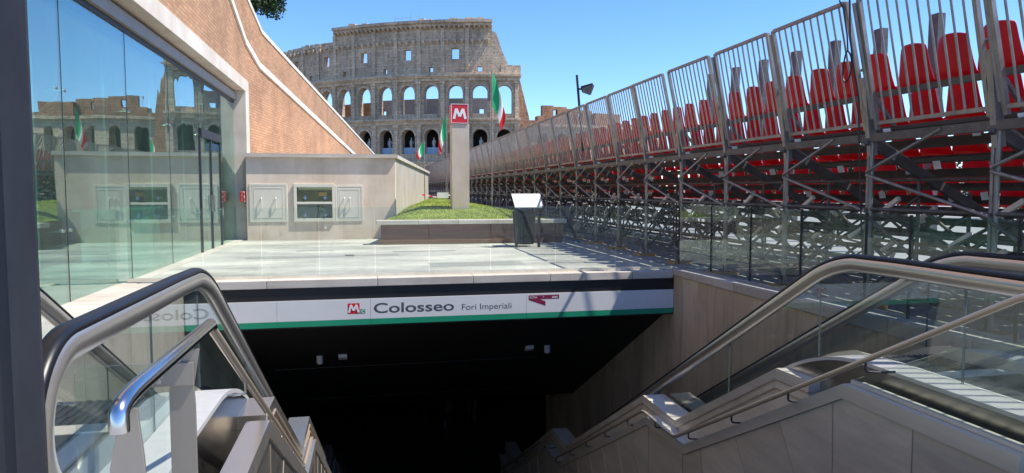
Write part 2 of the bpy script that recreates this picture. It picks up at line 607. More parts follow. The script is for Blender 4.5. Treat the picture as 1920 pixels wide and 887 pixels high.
def part(name, mb, mat, parent=None, bevel=0.0, local=False, label=None, kind=None):
    me = mb if isinstance(mb, bpy.types.Mesh) else mb.mesh(name, mat)
    o = bpy.data.objects.new(name, me)
    COL.objects.link(o)
    if parent is not None:
        o.parent = parent
        if not local:                       # geometry given in world coordinates
            p, off = parent, Vector((0, 0, 0))
            while p is not None:
                off += p.location
                p = p.parent
            o.location = -off
    if bevel:
        b = o.modifiers.new('bevel', 'BEVEL')
        b.width = bevel
        b.segments = 2
        b.limit_method = 'ANGLE'
    if label:
        o['label'] = label
    if kind:
        o['kind'] = kind
    return o


def struct(name, mb, mat):
    o = part(name, mb, mat)
    o['kind'] = 'structure'
    return o


def single(name, mb, mat, label, cat, group=None, bevel=0, kind=None):
    return setp(part(name, mb, mat, bevel=bevel), label, cat, group, kind)


def text_mesh(s, size, offset=0.0, extrude=0.0004, sx=1.0):
    c = bpy.data.curves.new('txt', 'FONT')
    c.body = s
    c.size = size
    c.offset = offset
    c.extrude = extrude
    o = bpy.data.objects.new('txt', c)
    COL.objects.link(o)
    dg = bpy.context.evaluated_depsgraph_get()
    me = bpy.data.meshes.new_from_object(o.evaluated_get(dg))
    bpy.data.objects.remove(o)
    xs = [v.co.x for v in me.vertices]
    x0 = min(xs)
    for v in me.vertices:
        x, y, z = v.co
        v.co = ((x - x0) * sx, -z, y)       # stand upright, facing -Y
    return me


def text_part(name, s, size, loc, mat, parent, width=None, offset=0.0):
    me = text_mesh(s, size, offset)
    if width:
        wd = max(v.co.x for v in me.vertices)
        for v in me.vertices:
            v.co.x *= width / wd
    me.materials.clear()
    me.materials.append(mat)
    o = bpy.data.objects.new(name, me)
    COL.objects.link(o)
    o.parent = parent
    off = Vector((0, 0, 0))
    p = parent
    while p is not None:
        off += p.location
        p = p.parent
    o.location = Vector(loc) - off
    return o


# ================================================================== GROUND AND WELL
HX0, HX1, HY0, HY1 = -2.85, 5.42, 2.75, 11.75      # the stair well opening
STRX = 3.6
g = MB()
for (a, b, c, d) in ((-60, -40, 5.8, HY0), (HX1, HY0, 5.8, HY1), ):
    g.quad((a, b, 0), (c, b, 0), (c, d, 0), (a, d, 0))
struct('landing', g, M['landing'])
g = MB()
for (a, b, c, d) in ((-60, HY0, HX0, HY1), (-60, HY1, 5.8, 60)):
    g.quad((a, b, 0), (c, b, 0), (c, d, 0), (a, d, 0))
struct('plaza', g, M['plaza'])
g = MB()
g.quad((5.8, -40, 0), (60, -40, 0), (60, 60, 0), (5.8, 60, 0))
struct('street', g, M['asphalt'])
g = MB()
R_ = 2500
for (a, b, c, d) in ((-R_, 60, R_, R_), (-R_, -R_, R_, -40), (-R_, -40, -60, 60), (60, -40, R_, 60)):
    g.quad((a, b, 0), (c, b, 0), (c, d, 0), (a, d, 0))
struct('ground', g, M['asphalt_far'])


def interp(pts, y):
    if y <= pts[0][0]:
        return pts[0][1]
    for (a, za), (b, zb) in zip(pts, pts[1:]):
        if y <= b:
            return za + (zb - za) * (y - a) / (b - a)
    return pts[-1][1]


for (px_, py_, w_, h_, mm) in ((-2.6, 15.9, 2.3, .5, 'patch'), (-.5, 16.2, 1.2, .22, 'patch'), (1.2, 13.6, 1.9, .7, 'patch'), (-1.7, 17.6, .9, .18, 'patch'), (.6, 16.9, 1.5, .3, 'patch')):
    struct('paving_patch', MB().box(px_, py_, -.02, px_ + w_, py_ + h_, .004), M['patch'])


# --- right and left walls of the well, each slab a piece
def well_wall(name, x0, x1, sgn, label, mat, ycuts, ztop):
    t = root(name, ((x0 + x1) / 2, ycuts[0], 0), label, 'wall')
    for i, (a, b) in enumerate(zip(ycuts, ycuts[1:])):
        zz = 0.0
        rows = [ztop, -2.6, -5.2, -7.8]
        for r in range(3):
            m = MB()
            j = random.uniform(0, 0.004)
            xa, xb = (x0 + j, x1) if sgn < 0 else (x0, x1 - j)
            m.box(xa, a + 0.003, rows[r + 1] + 0.003, xb, b - 0.003, rows[r])
            part('travertine_slab', m, mat, t)
    return t


rw = well_wall('retaining_wall', HX1, HX1 + 0.2, -1, 'tall tan travertine wall sinking into the dark right of the escalator', M['trav_wall'],
               [HY0 + 0.575 * k for k in range(0, 32)], -0.05)
lw_ = well_wall('retaining_wall', HX0 - 0.2, HX0, 1, 'sunlit pale travertine wall behind the left escalator glass', M['trav_left'],
                [HY0 + 0.72 * k for k in range(0, 26)], -0.05)
# coping of the right wall rises a little towards the camera
for k in range(8):
    a, b = 3.2 + 1.07 * k, 3.2 + 1.07 * (k + 1)
    za, zb = 0.17 - 0.013 * (a - 3.2), 0.17 - 0.013 * (b - 3.2)
    m = MB().hexa([(HX1 - .02, a + .004, -.046), (HX1 + .36, a + .004, -.046), (HX1 + .36, b - .004, -.046), (HX1 - .02, b - .004, -.046),
                   (HX1 - .02, a + .004, za), (HX1 + .36, a + .004, za), (HX1 + .36, b - .004, zb), (HX1 - .02, b - .004, zb)])
    part('coping_stone', m, M['coping'], rw, bevel=0.012)
for k in range(8):
    a, b = 3.2 + 1.07 * k, 3.2 + 1.07 * (k + 1)
    m = MB().box(HX0 - 1.0, a + .004, -.046, HX0 + .02, b - .004, .04)
    part('coping_stone', m, M['coping'], lw_, bevel=0.01)

# --- beam across the end of the well, with the station sign
bt = root('entrance_lintel', (1.3, HY1 + 0.3, -0.7), 'black lintel with pale stone coping over the dark underpass mouth', 'lintel')
cuts = [HX0 + 0.003, -1.6, 0.15, 1.75, 3.1, 3.75, 4.62, HX1 - .022]
for a, b in zip(cuts, cuts[1:]):
    m = MB().box(a + .003, HY1 - 0.03, -.098, b - .003, HY1 + 0.42, 0.036)
    part('coping_stone', m, M['coping'], bt, bevel=0.008)
part('fascia', MB().box(HX0, HY1, -.76, HX1, HY1 + .25, -.10), M['fascia_black'], bt)
sg = root('station_sign', (1.3, HY1, -0.7), 'long white and green metro sign reading Colosseo Fori Imperiali', 'sign')
pc = [HX0 + 0.02, -1.45, 0.03, 2.68, HX1 - 0.006]
for a, b in zip(pc, pc[1:]):
    part('white_panel', MB().box(a + .002, HY1 - 0.02, -.640, b - .002, HY1 - .001, -.305), M['fascia_white'], sg)
    part('green_stripe', MB().box(a + .002, HY1 - 0.022, -.735, b - .002, HY1 - .001, -.643), M['fascia_green'], sg)
YS = HY1 - 0.0245
YT = HY1 - 0.0206


def metro_m(x0, z0, wd, ht, y, parent, mat):
    """the zigzag M of the metro sign"""
    m = MB()
    P = [(0.10, 0.12), (0.27, 0.86), (0.50, 0.30), (0.73, 0.86), (0.90, 0.12)]
    t = 0.095
    P = [(x0 + a * wd, z0 + b * ht) for a, b in P]
    for k, ((ax, az_), (bx, bz)) in enumerate(zip(P, P[1:])):
        L = math.hypot(bx - ax, bz - az_)
        nx, nz = -(bz - az_) / L * t * wd * 0.9, (bx - ax) / L * t * wd * 0.9
        m.prism_xz([(ax - nx, az_ - nz), (bx - nx, bz - nz), (bx + nx, bz + nz), (ax + nx, az_ + nz)], y - .002 - k * .0004, y + .001)
    return part('letter', m, mat, parent)


lg = part('metro_logo', MB().box(-.335, YT - .001, -.548, -.145, YT + .0005, -.375), M['red_enamel'], sg)
metro_m(-.335, -.548, .19, .173, YT - .002, lg, M['white_letter'])
lc = part('line_logo', MB().box(-.135, YT - .001, -.548, -.055, YT + .0005, -.475), M['green_letter'], sg)
text_part('letter', 'C', 0.075, (-.118, YT - .0022, -.537), M['white_letter'], lc, offset=0.002)
text_part('lettering', 'Colosseo', 0.235, (0.085, YT, -.548), M['grey_letter'], sg, width=1.335, offset=0.0035)
text_part('lettering', 'Fori Imperiali', 0.145, (1.555, YT, -.548), M['grey_letter'], sg, width=0.86, offset=0.0)
lr = part('company_logo', MB().prism_xz([(2.72, -.335), (3.265, -.335), (3.265, -.405), (2.915, -.405), (3.02, -.445), (3.02, -.522), (2.72, -.415)], YT - .001, YT + .0005), M['maroon'], sg)
text_part('lettering', 'ROMA', 0.055, (2.74, YT - .0022, -.390), M['white_letter'], lr, width=.13)
text_part('lettering', 'atac', 0.065, (3.14, YT - .0022, -.390), M['white_letter'], lr, width=.10, offset=.001)
text_part('lettering', 'T', 0.045, (2.97, YT - .0022, -.385), M['white_letter'], lr)

# --- sloping ceiling, hall, end wall
def zc_ceil(y):
    return -0.74 - 0.547 * (y - 11.99) if y < 18 else -0.74 - 0.547 * 6.01


ce = root('hall_ceiling', (1.3, 15, -2.3), 'black panelled ceiling sloping down above the stairs', 'ceiling')
ys = [12.0, 13.2, 14.45, 15.7, 16.95, 18.0, 20, 22, 24, 26, 28, 31, 34]
for a, b in zip(ys, ys[1:]):
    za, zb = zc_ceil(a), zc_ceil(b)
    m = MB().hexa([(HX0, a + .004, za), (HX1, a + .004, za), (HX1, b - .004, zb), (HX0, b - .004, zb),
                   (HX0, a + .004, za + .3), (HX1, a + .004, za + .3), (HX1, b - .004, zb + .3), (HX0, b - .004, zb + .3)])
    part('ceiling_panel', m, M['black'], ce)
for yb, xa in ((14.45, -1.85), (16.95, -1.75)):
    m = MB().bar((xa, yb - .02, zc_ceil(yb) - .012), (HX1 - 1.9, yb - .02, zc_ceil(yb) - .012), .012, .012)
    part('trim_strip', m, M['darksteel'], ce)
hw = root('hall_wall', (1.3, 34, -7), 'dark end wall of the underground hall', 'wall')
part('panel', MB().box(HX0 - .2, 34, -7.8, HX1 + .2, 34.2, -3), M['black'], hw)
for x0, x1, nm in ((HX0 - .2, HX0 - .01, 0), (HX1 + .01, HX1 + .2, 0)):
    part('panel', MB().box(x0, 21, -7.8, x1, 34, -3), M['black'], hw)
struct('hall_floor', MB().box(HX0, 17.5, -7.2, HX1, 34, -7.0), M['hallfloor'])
# ceiling lamps: two short cylinders and two square plates
for (lx, sq, lab) in ((-0.93, 0, 'white cylindrical ceiling lamp, leftmost of the four fittings'),
                      (-0.5, 1, 'white square speaker plate beside the left cylindrical lamp'),
                      (3.2, 1, 'white square speaker plate, left of the right cylindrical lamp'),
                      (3.58, 0, 'white cylindrical ceiling lamp, rightmost of the four fittings')):
    yy = 13.75
    zz = zc_ceil(yy)
    if sq:
        t = root('ceiling_speaker', (lx, yy, zz), lab, 'speaker', 'fittings on the black ceiling')
        part('plate', MB().hexa([(lx - .08, yy - .07, zz - .03), (lx + .08, yy - .07, zz - .03), (lx + .08, yy + .07, zz - .105), (lx - .08, yy + .07, zz - .105),
                                 (lx - .08, yy - .07, zz + .035), (lx + .08, yy - .07, zz + .035), (lx + .08, yy + .07, zz - .04), (lx - .08, yy + .07, zz - .04)]), M['fascia_white'], t)
    else:
        t = root('ceiling_lamp', (lx, yy, zz), lab, 'lamp', 'fittings on the black ceiling')
        part('housing', MB().tube([(lx, yy, zz + .02), (lx, yy, zz - .13)], .062, 16), M['fascia_white'], t)
        part('lens', MB().tube([(lx, yy, zz - .13), (lx, yy, zz - .145)], .05, 16), M['handle'], t)

# ================================================================== STAIRS
ST = [(2.75, 0.0), (3.10, -.0), (3.12, -.05), (7.5, -2.31), (8.47, -2.31), (12.84, -4.63), (13.8, -4.63), (18.3, -7.0)]
st = root('staircase', (1.3, 3.15, 0), 'stone staircase running down between the two escalators', 'stairs')
STF = [(2.75, 0.0), (7.5, -2.31), (8.47, -2.31), (12.84, -4.63), (13.8, -4.63), (18.3, -7.0)]
for (a, za), (b, zb) in ((STF[0], STF[1]), (STF[2], STF[3]), (STF[4], STF[5])):
    nst = round((za - zb) / 0.165)
    for k in range(nst):
        y0, y1 = a + (b - a) * k / nst, a + (b - a) * (k + 1) / nst
        z = za + (zb - za) * (k + 1) / nst
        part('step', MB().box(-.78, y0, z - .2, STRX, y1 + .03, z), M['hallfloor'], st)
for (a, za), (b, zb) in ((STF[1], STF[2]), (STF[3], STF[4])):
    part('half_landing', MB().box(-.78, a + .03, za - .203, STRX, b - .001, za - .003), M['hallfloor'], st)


# ================================================================== ESCALATORS
SL = 0.577
Y0E = 5.5


def base(y, v=Y0E, a=0.38):
    """travel line: flat, easing into 30 degrees"""
    if y < v - a:
        return 0.0
    if y > v + a:
        return -SL * (y - v)
    t = y - (v - a)
    return -SL * t * t / (4 * a)


def pathY(y0, y1, off, v=Y0E, a=0.38, fine=0.08):
    out = []
    y = y0
    while y < y1:
        out.append((y, base(y, v, a) + off))
        y += fine if v - a - .2 < y < v + a + .1 else 0.5
    out.append((y1, base(y1, v, a) + off))
    return out


def newel(yc, top, R):
    """from low under the newel round to the top"""
    return [(yc - R * math.sin(math.radians(a)), top - R + R * math.cos(math.radians(a))) for a in range(178, -1, -8)]


def escalator(name, x_stair, x_far, label, cut_list, near_flat_inner):
    """x_stair: handrail beside the stairs, x_far: the other one"""
    s = 1 if x_far > x_stair else -1
    t = root(name, ((x_stair + x_far) / 2, 4, 0), label, 'escalator', 'escalators beside the stairs')
    yc, R, top = 3.12, 0.37, 0.955
    yend = 17.4
    for hx in (x_stair, x_far):
        p = newel(yc, top - .018, R) + pathY(yc + .15, yend, top - .018)
        h = [(-.042, -.012), (-.042, .002), (-.034, .013), (-.018, .019), (.018, .019), (.034, .013), (.042, .002), (.042, -.012), (.033, -.02), (-.033, -.02)]
        mb = MB()
        mb.sweep([(a, b) for a, b in p], [(hx + q[0], q[1]) for q in h])
        mb.smooth = True
        part('handrail', mb, M['rubber'], t)
        p2 = newel(yc, top - .037, R - .019) + pathY(yc + .15, yend, top - .037)
        gd = [(-.040, 0), (.040, 0), (.050, -.02), (.052, -.05), (.040, -.095), (.016, -.115), (-.016, -.115), (-.040, -.095), (-.052, -.05), (-.050, -.02)]
        mb = MB()
        mb.sweep(p2, [(hx + q[0], q[1]) for q in gd])
        mb.smooth = True
        part('handrail_guide', mb, M['guide'], t)
        # glass between guide and deck, in panels
        def topz(y):
            if y < yc:
                q = max(0.0, (R - .09) ** 2 - (yc - y) ** 2)
                return top - R + math.sqrt(q)
            return base(y) + top - .12
        cl = [yc - R + .095] + cut_list
        for a, b in zip(cl, cl[1:]):
            n_ = max(3, int((b - a) / 0.12))
            yy = [a + .006 + (b - a - .012) * k / n_ for k in range(n_ + 1)]
            poly = [(y, topz(y)) for y in yy] + [(y, base(y) + .09) for y in reversed(yy)]
            mb = MB()
            i0 = len(mb.v)
            for y in yy:
                for xx in (hx - .005, hx + .005):
                    mb.v.append((xx, y, base(y) + .09))
                    mb.v.append((xx, y, max(topz(y), base(y) + .12)))
            for k in range(n_):
                q = i0 + 4 * k
                for f in ((q, q + 1, q + 5, q + 4), (q + 2, q + 6, q + 7, q + 3)):
                    mb.f.append(f)
                    mb.m.append(0)
            q = i0 + 4 * n_
            mb.f += [(i0, i0 + 2, i0 + 3, i0 + 1), (q, q + 1, q + 3, q + 2)]
            mb.m += [1, 1]
            part('glass_panel', mb.mesh('glass_panel', [M['glass_esc'], M['glass_seal']]), None, t)
        so_ = -s if hx == x_stair else s          # outward side
        lo, hi = sorted((hx + so_ * .004, hx + so_ * .24))
        # outer deck, then inner deck sloping to the skirt
        pd = pathY(yc - .28, yend, .13, v=5.35, a=.6)
        part('outer_deck', MB().sweep(pd, [(lo, -.03), (hi, -.03), (hi, 0), (lo, 0)]), M['deckmetal'], t)
        li, hi2 = sorted((hx - so_ * .004, hx - so_ * .10))
        prof = [(li, -.06), (hi2, -.06), (hi2, -.02 if so_ < 0 else .0), (li, 0 if so_ < 0 else -.02)]
        part('inner_deck', MB().sweep(pd, prof), M['deckmetal'], t)
        ls, hs = sorted((hx - so_ * .10, hx - so_ * .115))
        part('skirt_panel', MB().sweep(pathY(yc - .28, yend, .10), [(ls, -.45), (hs, -.45), (hs, 0), (ls, 0)]), M['steel'], t)
        # newel base below the curve
        lo, hi = sorted((hx - .06, hx + .06))
        part('newel_base', MB().box(lo, yc - .285, 0.004, hi, yc + .3, .085), M['steel'], t)
        lo, hi = sorted((hx + so_ * .225, hx + so_ * .239))
        part('truss_panel', MB().sweep(pathY(yc - .28, yend, .098, v=5.35, a=.6), [(lo, -.9), (hi, -.9), (hi, 0), (lo, 0)]), M['truss'], t)
    a, b = sorted((x_stair + s * .116, x_far - s * .116))
    part('floor_plate', MB().box(a, yc - .28, .004, b, 4.62, .012), M['step'], t)
    part('comb_plate', MB().box(a, 4.622, .004, b, 4.80, .016), M['steel'], t)
    stp = MB()
    nrib = 16
    wd = b - a - .01
    stp.box(0, 0, -.2, wd, .395, -.012)
    for k in range(nrib):
        stp.box(wd * k / nrib + .004, 0, -.0125, wd * k / nrib + wd / nrib * .55, .395, 0)
    me = stp.mesh('escalator_step', M['step'])
    y = 4.7
    while y < 17.2:
        o = part('escalator_step', me, None, t, local=True)
        o.location = Vector((a + .005, y, base(y + .2) - .012)) - t.location
        y += .4
    return t


escalator('escalator', -1.20, -2.44, 'escalator on the left in sunlight, black handrail curving round its glass newel',
          [4.22, 5.32, 7.2, 9.2, 11.2, 13.2, 15.2, 17.3], -1)
escalator('escalator', 4.10, 5.26, 'escalator on the right in shade beneath the grandstand, black handrail',
          [4.12, 5.72, 7.35, 9.35, 11.3, 13.2, 15.2, 17.3], 1)

# ================================================================== STAIR PARAPETS (steel clad, one each side)
TP = [(5.36, -.17), (5.86, -.18), (8.04, -1.40), (9.07, -1.38), (12.97, -3.52), (13.95, -3.52), (17.9, -5.7), (19.2, -5.7)]
QP = [(3.2, 0.0), (4.70, 0.0), (7.42, -1.47), (8.55, -1.50), (12.95, -3.85), (13.95, -3.85), (18.0, -6.05), (19.2, -6.05)]


def parapet(name, xs, xt, label, extend=False, xb=None, mp='steel_panel', ml='steel'):
    """xs: face towards the stairs, xt: outer end of the top box"""
    s = 1 if xt > xs else -1
    t = root(name, (xs, 5, 0), label, 'parapet', 'steel parapets beside the stairs')
    sh = 0.0
    tp = [(y + sh, z) for y, z in TP]
    qp = [(y + sh, z) for y, z in QP]
    if extend:
        qp = [(2.2, 0.14)] + [(qp[0][0], .14)] + [(y, z) for y, z in qp[1:]]
    xb = xs + s * .15 if xb is None else xb
    a, b = sorted((xb, xt))
    # top box in lengths, with cap
    segs = list(zip(tp, tp[1:]))
    for (p0, p1) in segs:
        if abs(p1[0] - p0[0]) < .02:
            continue
        m = MB().prism([(p0[0], p0[1] - .10), (p1[0], p1[1] - .10), (p1[0], p1[1]), (p0[0], p0[1])], a, b)
        part('cap_rail', m, M[mp], t)
        a2, b2 = sorted((xb + s * .004, xt))
        m = MB().prism([(p0[0], p0[1] - .85), (p1[0], p1[1] - .85), (p1[0], p1[1] - .104), (p0[0], p0[1] - .104)], a2, b2)
        part('upper_panel', m, M[mp], t)
        for dz in (.105, .19):
            m = MB().prism([(p0[0], p0[1] - dz - .007), (p1[0], p1[1] - dz - .007), (p1[0], p1[1] - dz + .007), (p0[0], p0[1] - dz + .007)],
                           *sorted((xb - s * .010, xb + s * .02)))
            part('trim_strip', m, M['rail_brass'], t)
    # lower ledge and its face panels
    for (p0, p1) in zip(qp, qp[1:]):
        a, b = sorted((xs - s * .02, xb + s * .03))
        m = MB().prism([(p0[0], p0[1] - .115), (p1[0], p1[1] - .115), (p1[0], p1[1]), (p0[0], p0[1])], a, b)
        part('ledge', m, M[ml], t)
    joints = [3.2, 4.0, 4.83, 5.55, 6.3, 7.05, 7.48, 8.5, 9.05, 9.7, 10.35, 11.0, 11.7, 12.4, 13.0, 13.9, 14.7, 15.5, 16.3, 17.1, 18.0, 19.0]
    def lean(y):
        d = 0.0
        for a_, b_ in ((4.8, 7.3), (8.7, 12.8), (14.1, 17.9)):
            if a_ < y < b_:
                d = .50 * min(1.0, (y - a_) / .5, (b_ - y) / .5)
        return d
    for y0, y1 in zip(joints, joints[1:]):
        ymid = [y for y, _ in qp if y0 < y < y1]
        ys_ = [y0 + .004] + ymid + [y1 - .004]
        l0, l1 = y0 + .004 - lean(y0), y1 - .004 - lean(y1)
        poly = [(y, interp(qp, y) - .118) for y in ys_] + [(l1, interp(ST, l1) - .35), (l0, interp(ST, l0) - .35)]
        js = MB().bar((xs - s * .001, y0, interp(qp, y0) - .12), (xs - s * .001, y0 - lean(y0), interp(ST, y0 - lean(y0)) - .34), .007, .007)
        part('joint_strip', js, M['rail_brass'], t)
        a, b = sorted((xs, xs + s * .05))
        part('face_panel', MB().prism(poly, a, b), M[mp], t)
    return t


parapet('stair_parapet', STRX, 4.06, 'stepped brushed steel parapet right of the stairs')
parapet('stair_parapet', -.66, -1.0, 'stepped brushed steel parapet left of the stairs', xb=-.755, mp='steel_left', ml='ledge_left')


def tube_path(pts, r=.12):
    """round the corners of a polyline a little"""
    out = [Vector(pts[0])]
    for a, b, c in zip(pts, pts[1:], pts[2:]):
        a, b, c = Vector(a), Vector(b), Vector(c)
        d1, d2 = (a - b), (c - b)
        q1, q2 = b + d1.normalized() * min(r, d1.length * .4), b + d2.normalized() * min(r, d2.length * .4)
        for k in range(5):
            u = k / 4
            out.append(q1.lerp(b, u).lerp(b.lerp(q2, u), u))
    out.append(Vector(pts[-1]))
    return out


# right wall handrail
RP = [(2.5, .93), (3.12, .93), (7.49, -1.40), (8.47, -1.395), (12.84, -3.72), (13.85, -3.72), (18.2, -6.05)]
t = root('wall_handrail', (3.5, 3, 0), 'warm steel handrail on brackets along the right parapet', 'handrail')
part('rail', MB().tube(tube_path([(3.5, y, z) for y, z in RP], .08), .0215, 12), M['rail_brass'], t)
y = 4.35
while y < 17.5:
    z = interp(RP, y)
    m = MB().tube(tube_path([(3.5, y, z - .015), (3.5, y, z - .085), (3.64, y, z - .10), (3.745, y, z - .10)], .03), .009, 8)
    part('bracket', m, M['darksteel'], t)
    y += .93
# left railing: polished, with posts, clamp and glass infill
XL = -.70
LP = [(2.14, .81), (2.14, .893), (3.33, .893), (7.62, -1.46), (8.62, -1.50), (12.9, -3.8), (13.9, -3.8), (18, -6.1)]
t = root('stair_railing', (XL, 2.2, 0), 'polished steel stair railing on flat posts, foreground left', 'railing')
part('rail', MB().tube(tube_path([(XL, y, z) for y, z in LP[:3]], .18) + [Vector((XL, 3.36, .877))], .0275, 20), M['chrome'], t)
part('rail', MB().tube(tube_path([(XL, 3.33, .885)] + [(XL, y, z) for y, z in LP[3:]], .08), .0215, 14), M['rail_brass'], t)
for yp, ztp, xc in ((2.25, .845, -.715), (3.05, .845, -.755)):
    xr = XL - xc                                   # the head leans over to the rail
    m = MB().prism_xz([(xc - .05, 0.0), (xc + .05, 0.0), (xc + .05, ztp - .24), (xc + .046, ztp - .15), (XL + .016, ztp), (XL - .022, ztp), (xc - .03, ztp - .08), (xc - .05, ztp - .18)], yp - .006, yp + .006)
    part('post', m, M['post'], t, bevel=.002)
cl = part('glass_clamp', MB().box(-.865, 3.022, .70, -.704, 3.042, .795), M['post'], t, bevel=.002)
for zz in (.725, .768):
    part('bolt', MB().tube([(-.835, 3.023, zz), (-.835, 3.010, zz)], .012, 12), M['chrome'], cl)
m = MB().prism_xz([(-1.155, .05), (-.80, .05), (-.80, .79), (-1.13, .79), (-1.148, .782), (-1.155, .765)], 3.045, 3.055)
part('glass_infill', m, M['glass_guard'], t)
for k in range(6):
    yb = 4.2 + k * .8
    z = interp(LP, yb)
    part('bracket', MB().tube([(XL, yb, z - .015), (XL, yb, z - .09), (XL - .1, yb, z - .1)], .009, 8), M['chrome'], t)

# glass guard standing on the right parapet
t = root('parapet_glass', (3.64, 4, 0), 'low clear glass guard with slanting top on the right parapet ledge', 'glass guard')
for (y0, z0, y1, z1) in ((4.66, .04, 3.72, .50), (3.71, .505, 2.5, .9)):
    m = MB().prism([(y0, .012), (y0, z0), (y1, z1), (y1, .012)], 3.655, 3.665)
    part('pane', m, M['glass_guard'], t)
part('shoe', MB().box(3.645, 2.4, .002, 3.675, 4.69, .03), M['steel'], t)

# ================================================================== LEFT STEEL COLUMN
t = root('steel_column', (-1.05, 2.4, 0), 'scratched dark grey steel column at the left edge', 'column')
part('flange', MB().box(-1.083, 2.40, 0, -.998, 2.412, 5.0), M['darksteel'], t, bevel=.002)
part('web', MB().box(-1.30, 2.413, 0, -1.06, 2.43, 5.0), simple('shaded_dark_steel', (0.02, 0.02, 0.024), .6, 0, .2, 5), t)
part('base_plate', MB().box(-1.34, 2.34, 0.001, -.95, 2.56, .02), M['darksteel'], t)

# ================================================================== GLASS GUARDS ROUND THE WELL
t = root('glass_balustrade', (1, 12.0, 0), 'long clear glass balustrade along the edge above the Colosseo sign', 'glass guard', 'glass balustrades round the stairwell')
xs_ = [-3.72, -2.6, -1.7, -.79, .12, 1.03, 2.1, 3.27, 4.4, 5.55]
for a, b in zip(xs_, xs_[1:]):
    m = MB().box(a + .008, 12.0, .04, b - .008, 12.014, 1.2)
    p = part('pane', m, M['glass_guard'], t)
part('shoe', MB().box(-3.72, 11.97, .037, 5.55, 12.045, .085), M['steel'], t)
t = root('glass_balustrade', (5.6, 8, 0), 'clear glass balustrade along the right coping in front of the scaffolding', 'glass guard', 'glass balustrades round the stairwell')
yy = [11.95, 10.72, 9.5, 8.257, 7.03, 6.36, 5.1, 3.9, 2.7]
for a, b in zip(yy, yy[1:]):
    m = MB().box(5.60, b + .010, .12, 5.614, a - .010, 1.23)
    part('pane', m, M['glass_guard'], t)
    part('joint_post', MB().box(5.592, a - .009, .13, 5.62, a + .009, 1.23), M['darksteel'], t)

# ================================================================== LEFT GLASS BUILDING
t = root('glass_pavilion', (-3.8, 12, 0), 'glass fronted pavilion framed in pale travertine, reflecting the amphitheatre', 'building')
GX = -3.8
jy = [2.6, 5.05, 7.53, 10.0, 12.48, 14.95, 17.43, 19.85, 21.9]
for i, (a, b) in enumerate(zip(jy, jy[1:])):
    if i == 6:     # door bay
        m = MB().box(GX - .006, a + .008, 2.93, GX + .006, b - .008, 4.02)
        part('glass_pane', m, M['glass_facade'], t)
        continue
    m = MB().box(GX - .006, a + .008, .02, GX + .006, b - .008, 4.02)
    part('glass_pane', m, M['glass_facade'], t)
for y in jy[1:-1]:
    part('glass_joint', MB().box(GX - .004, y - .0075, .02, GX + .009, y + .0075, 4.02), M['cable'], t)
for y in jy[1:-1]:
    f = part('glass_fin', MB().box(GX - .32, y - .0075, .02, GX - .025, y + .0075, 4.0), M['glass_guard'], t)
    part('fin_edge', MB().box(GX - .345, y - .016, .02, GX - .322, y + .016, 3.99), M['glass_edge'], f)
    for z in (.95, 2.75):
        b = part('spider_fitting', MB().tube([(GX - .20, y, z), (GX - .012, y - .12, z + .02)], .011, 6).tube([(GX - .20, y, z), (GX - .012, y + .12, z + .02)], .011, 6).tube([(GX - .03, y - .12, z + .02), (GX + .02, y - .12, z + .02)], .022, 8).tube([(GX - .03, y + .12, z + .02), (GX + .02, y + .12, z + .02)], .022, 8), M['chrome'], t)
d = part('door', MB().box(GX - .03, 17.55, 2.72, GX + .05, 19.83, 2.92).box(GX - .02, 17.45, .02, GX + .03, 17.54, 2.72).box(GX - .02, 18.6, .02, GX + .03, 18.68, 2.72)
         .box(GX - .02, 19.74, .02, GX + .03, 19.82, 2.72), M['darksteel'], t)
for a, b in ((17.55, 18.59), (18.69, 19.73)):
    part('door_pane', MB().box(GX - .005, a, .03, GX + .005, b, 2.71), M['glass_facade'], d)
for y in (18.5, 18.78):
    part('handle', MB().tube([(GX + .04, y, .95), (GX + .04, y, 1.35)], .014, 8), M['chrome'], d)
# stone frame: lintel stones, jamb, soffit
FX = -3.45
lc = [2.0, 4.4, 6.9, 9.3, 11.8, 14.3, 16.8, 19.3, 22.5]
for a, b in zip(lc, lc[1:]):
    part('lintel_stone', MB().box(FX - .32, a + .003, 4.38, FX, b - .003, 4.72), M['frame_stone'], t)
part('jamb', MB().box(FX - .7, 21.92, 0, FX, 22.5, 4.377), M['frame_stone'], t)
part('soffit', MB().box(GX - .14, 2.0, 4.30, FX - .33, 21.9, 4.6), M['soffit'], t)
part('header', MB().box(GX - .10, 2.0, 4.02, GX + .03, 21.9, 4.298), M['darksteel'], t)
part('head_flashing', MB().box(GX + .031, 2.0, 4.10, GX + .10, 21.9, 4.296), M['soffit'], t)
part('sill', MB().box(GX - .1, 2.0, .001, GX + .22, 21.58, .022), M['coping'], t)
# room inside
part('room_back', MB().box(-8.6, 2, 0, -8.5, 22.5, 4.6), M['room_wall'], t)
part('room_end', MB().box(-8.5, 22.1, 0, GX - .36, 22.3, 4.6), M['room_wall'], t)
part('room_near_end', MB().box(-8.5, 1.8, 0, GX, 2.0, 4.6), M['room_wall'], t)
part('room_ceiling', MB().box(-8.5, 2, 4.1, GX - .36, 22.1, 4.6), M['room_wall'], t)
part('room_floor', MB().box(-8.5, 2, .0, GX - .101, 22.1, .015), M['room_floor'], t)
part('roof', MB().box(-8.6, 1.8, 4.603, FX - .33, 22.5, 4.7), M['room_wall'], t)
single('counter', MB().box(-5.6, 15.4, .016, -4.9, 18.2, 1.05).box(-5.7, 15.3, 1.053, -4.8, 18.3, 1.1), M['glass_edge'],
       'pale green reception counter behind the pavilion glass', 'counter')

# ================================================================== BRICK RETAINING WALLS WITH WHITE COPING
KA = 0.11


def xa(y):
    return -3.52 if y < 22.5 else -3.52 + KA * (y - 22.5)


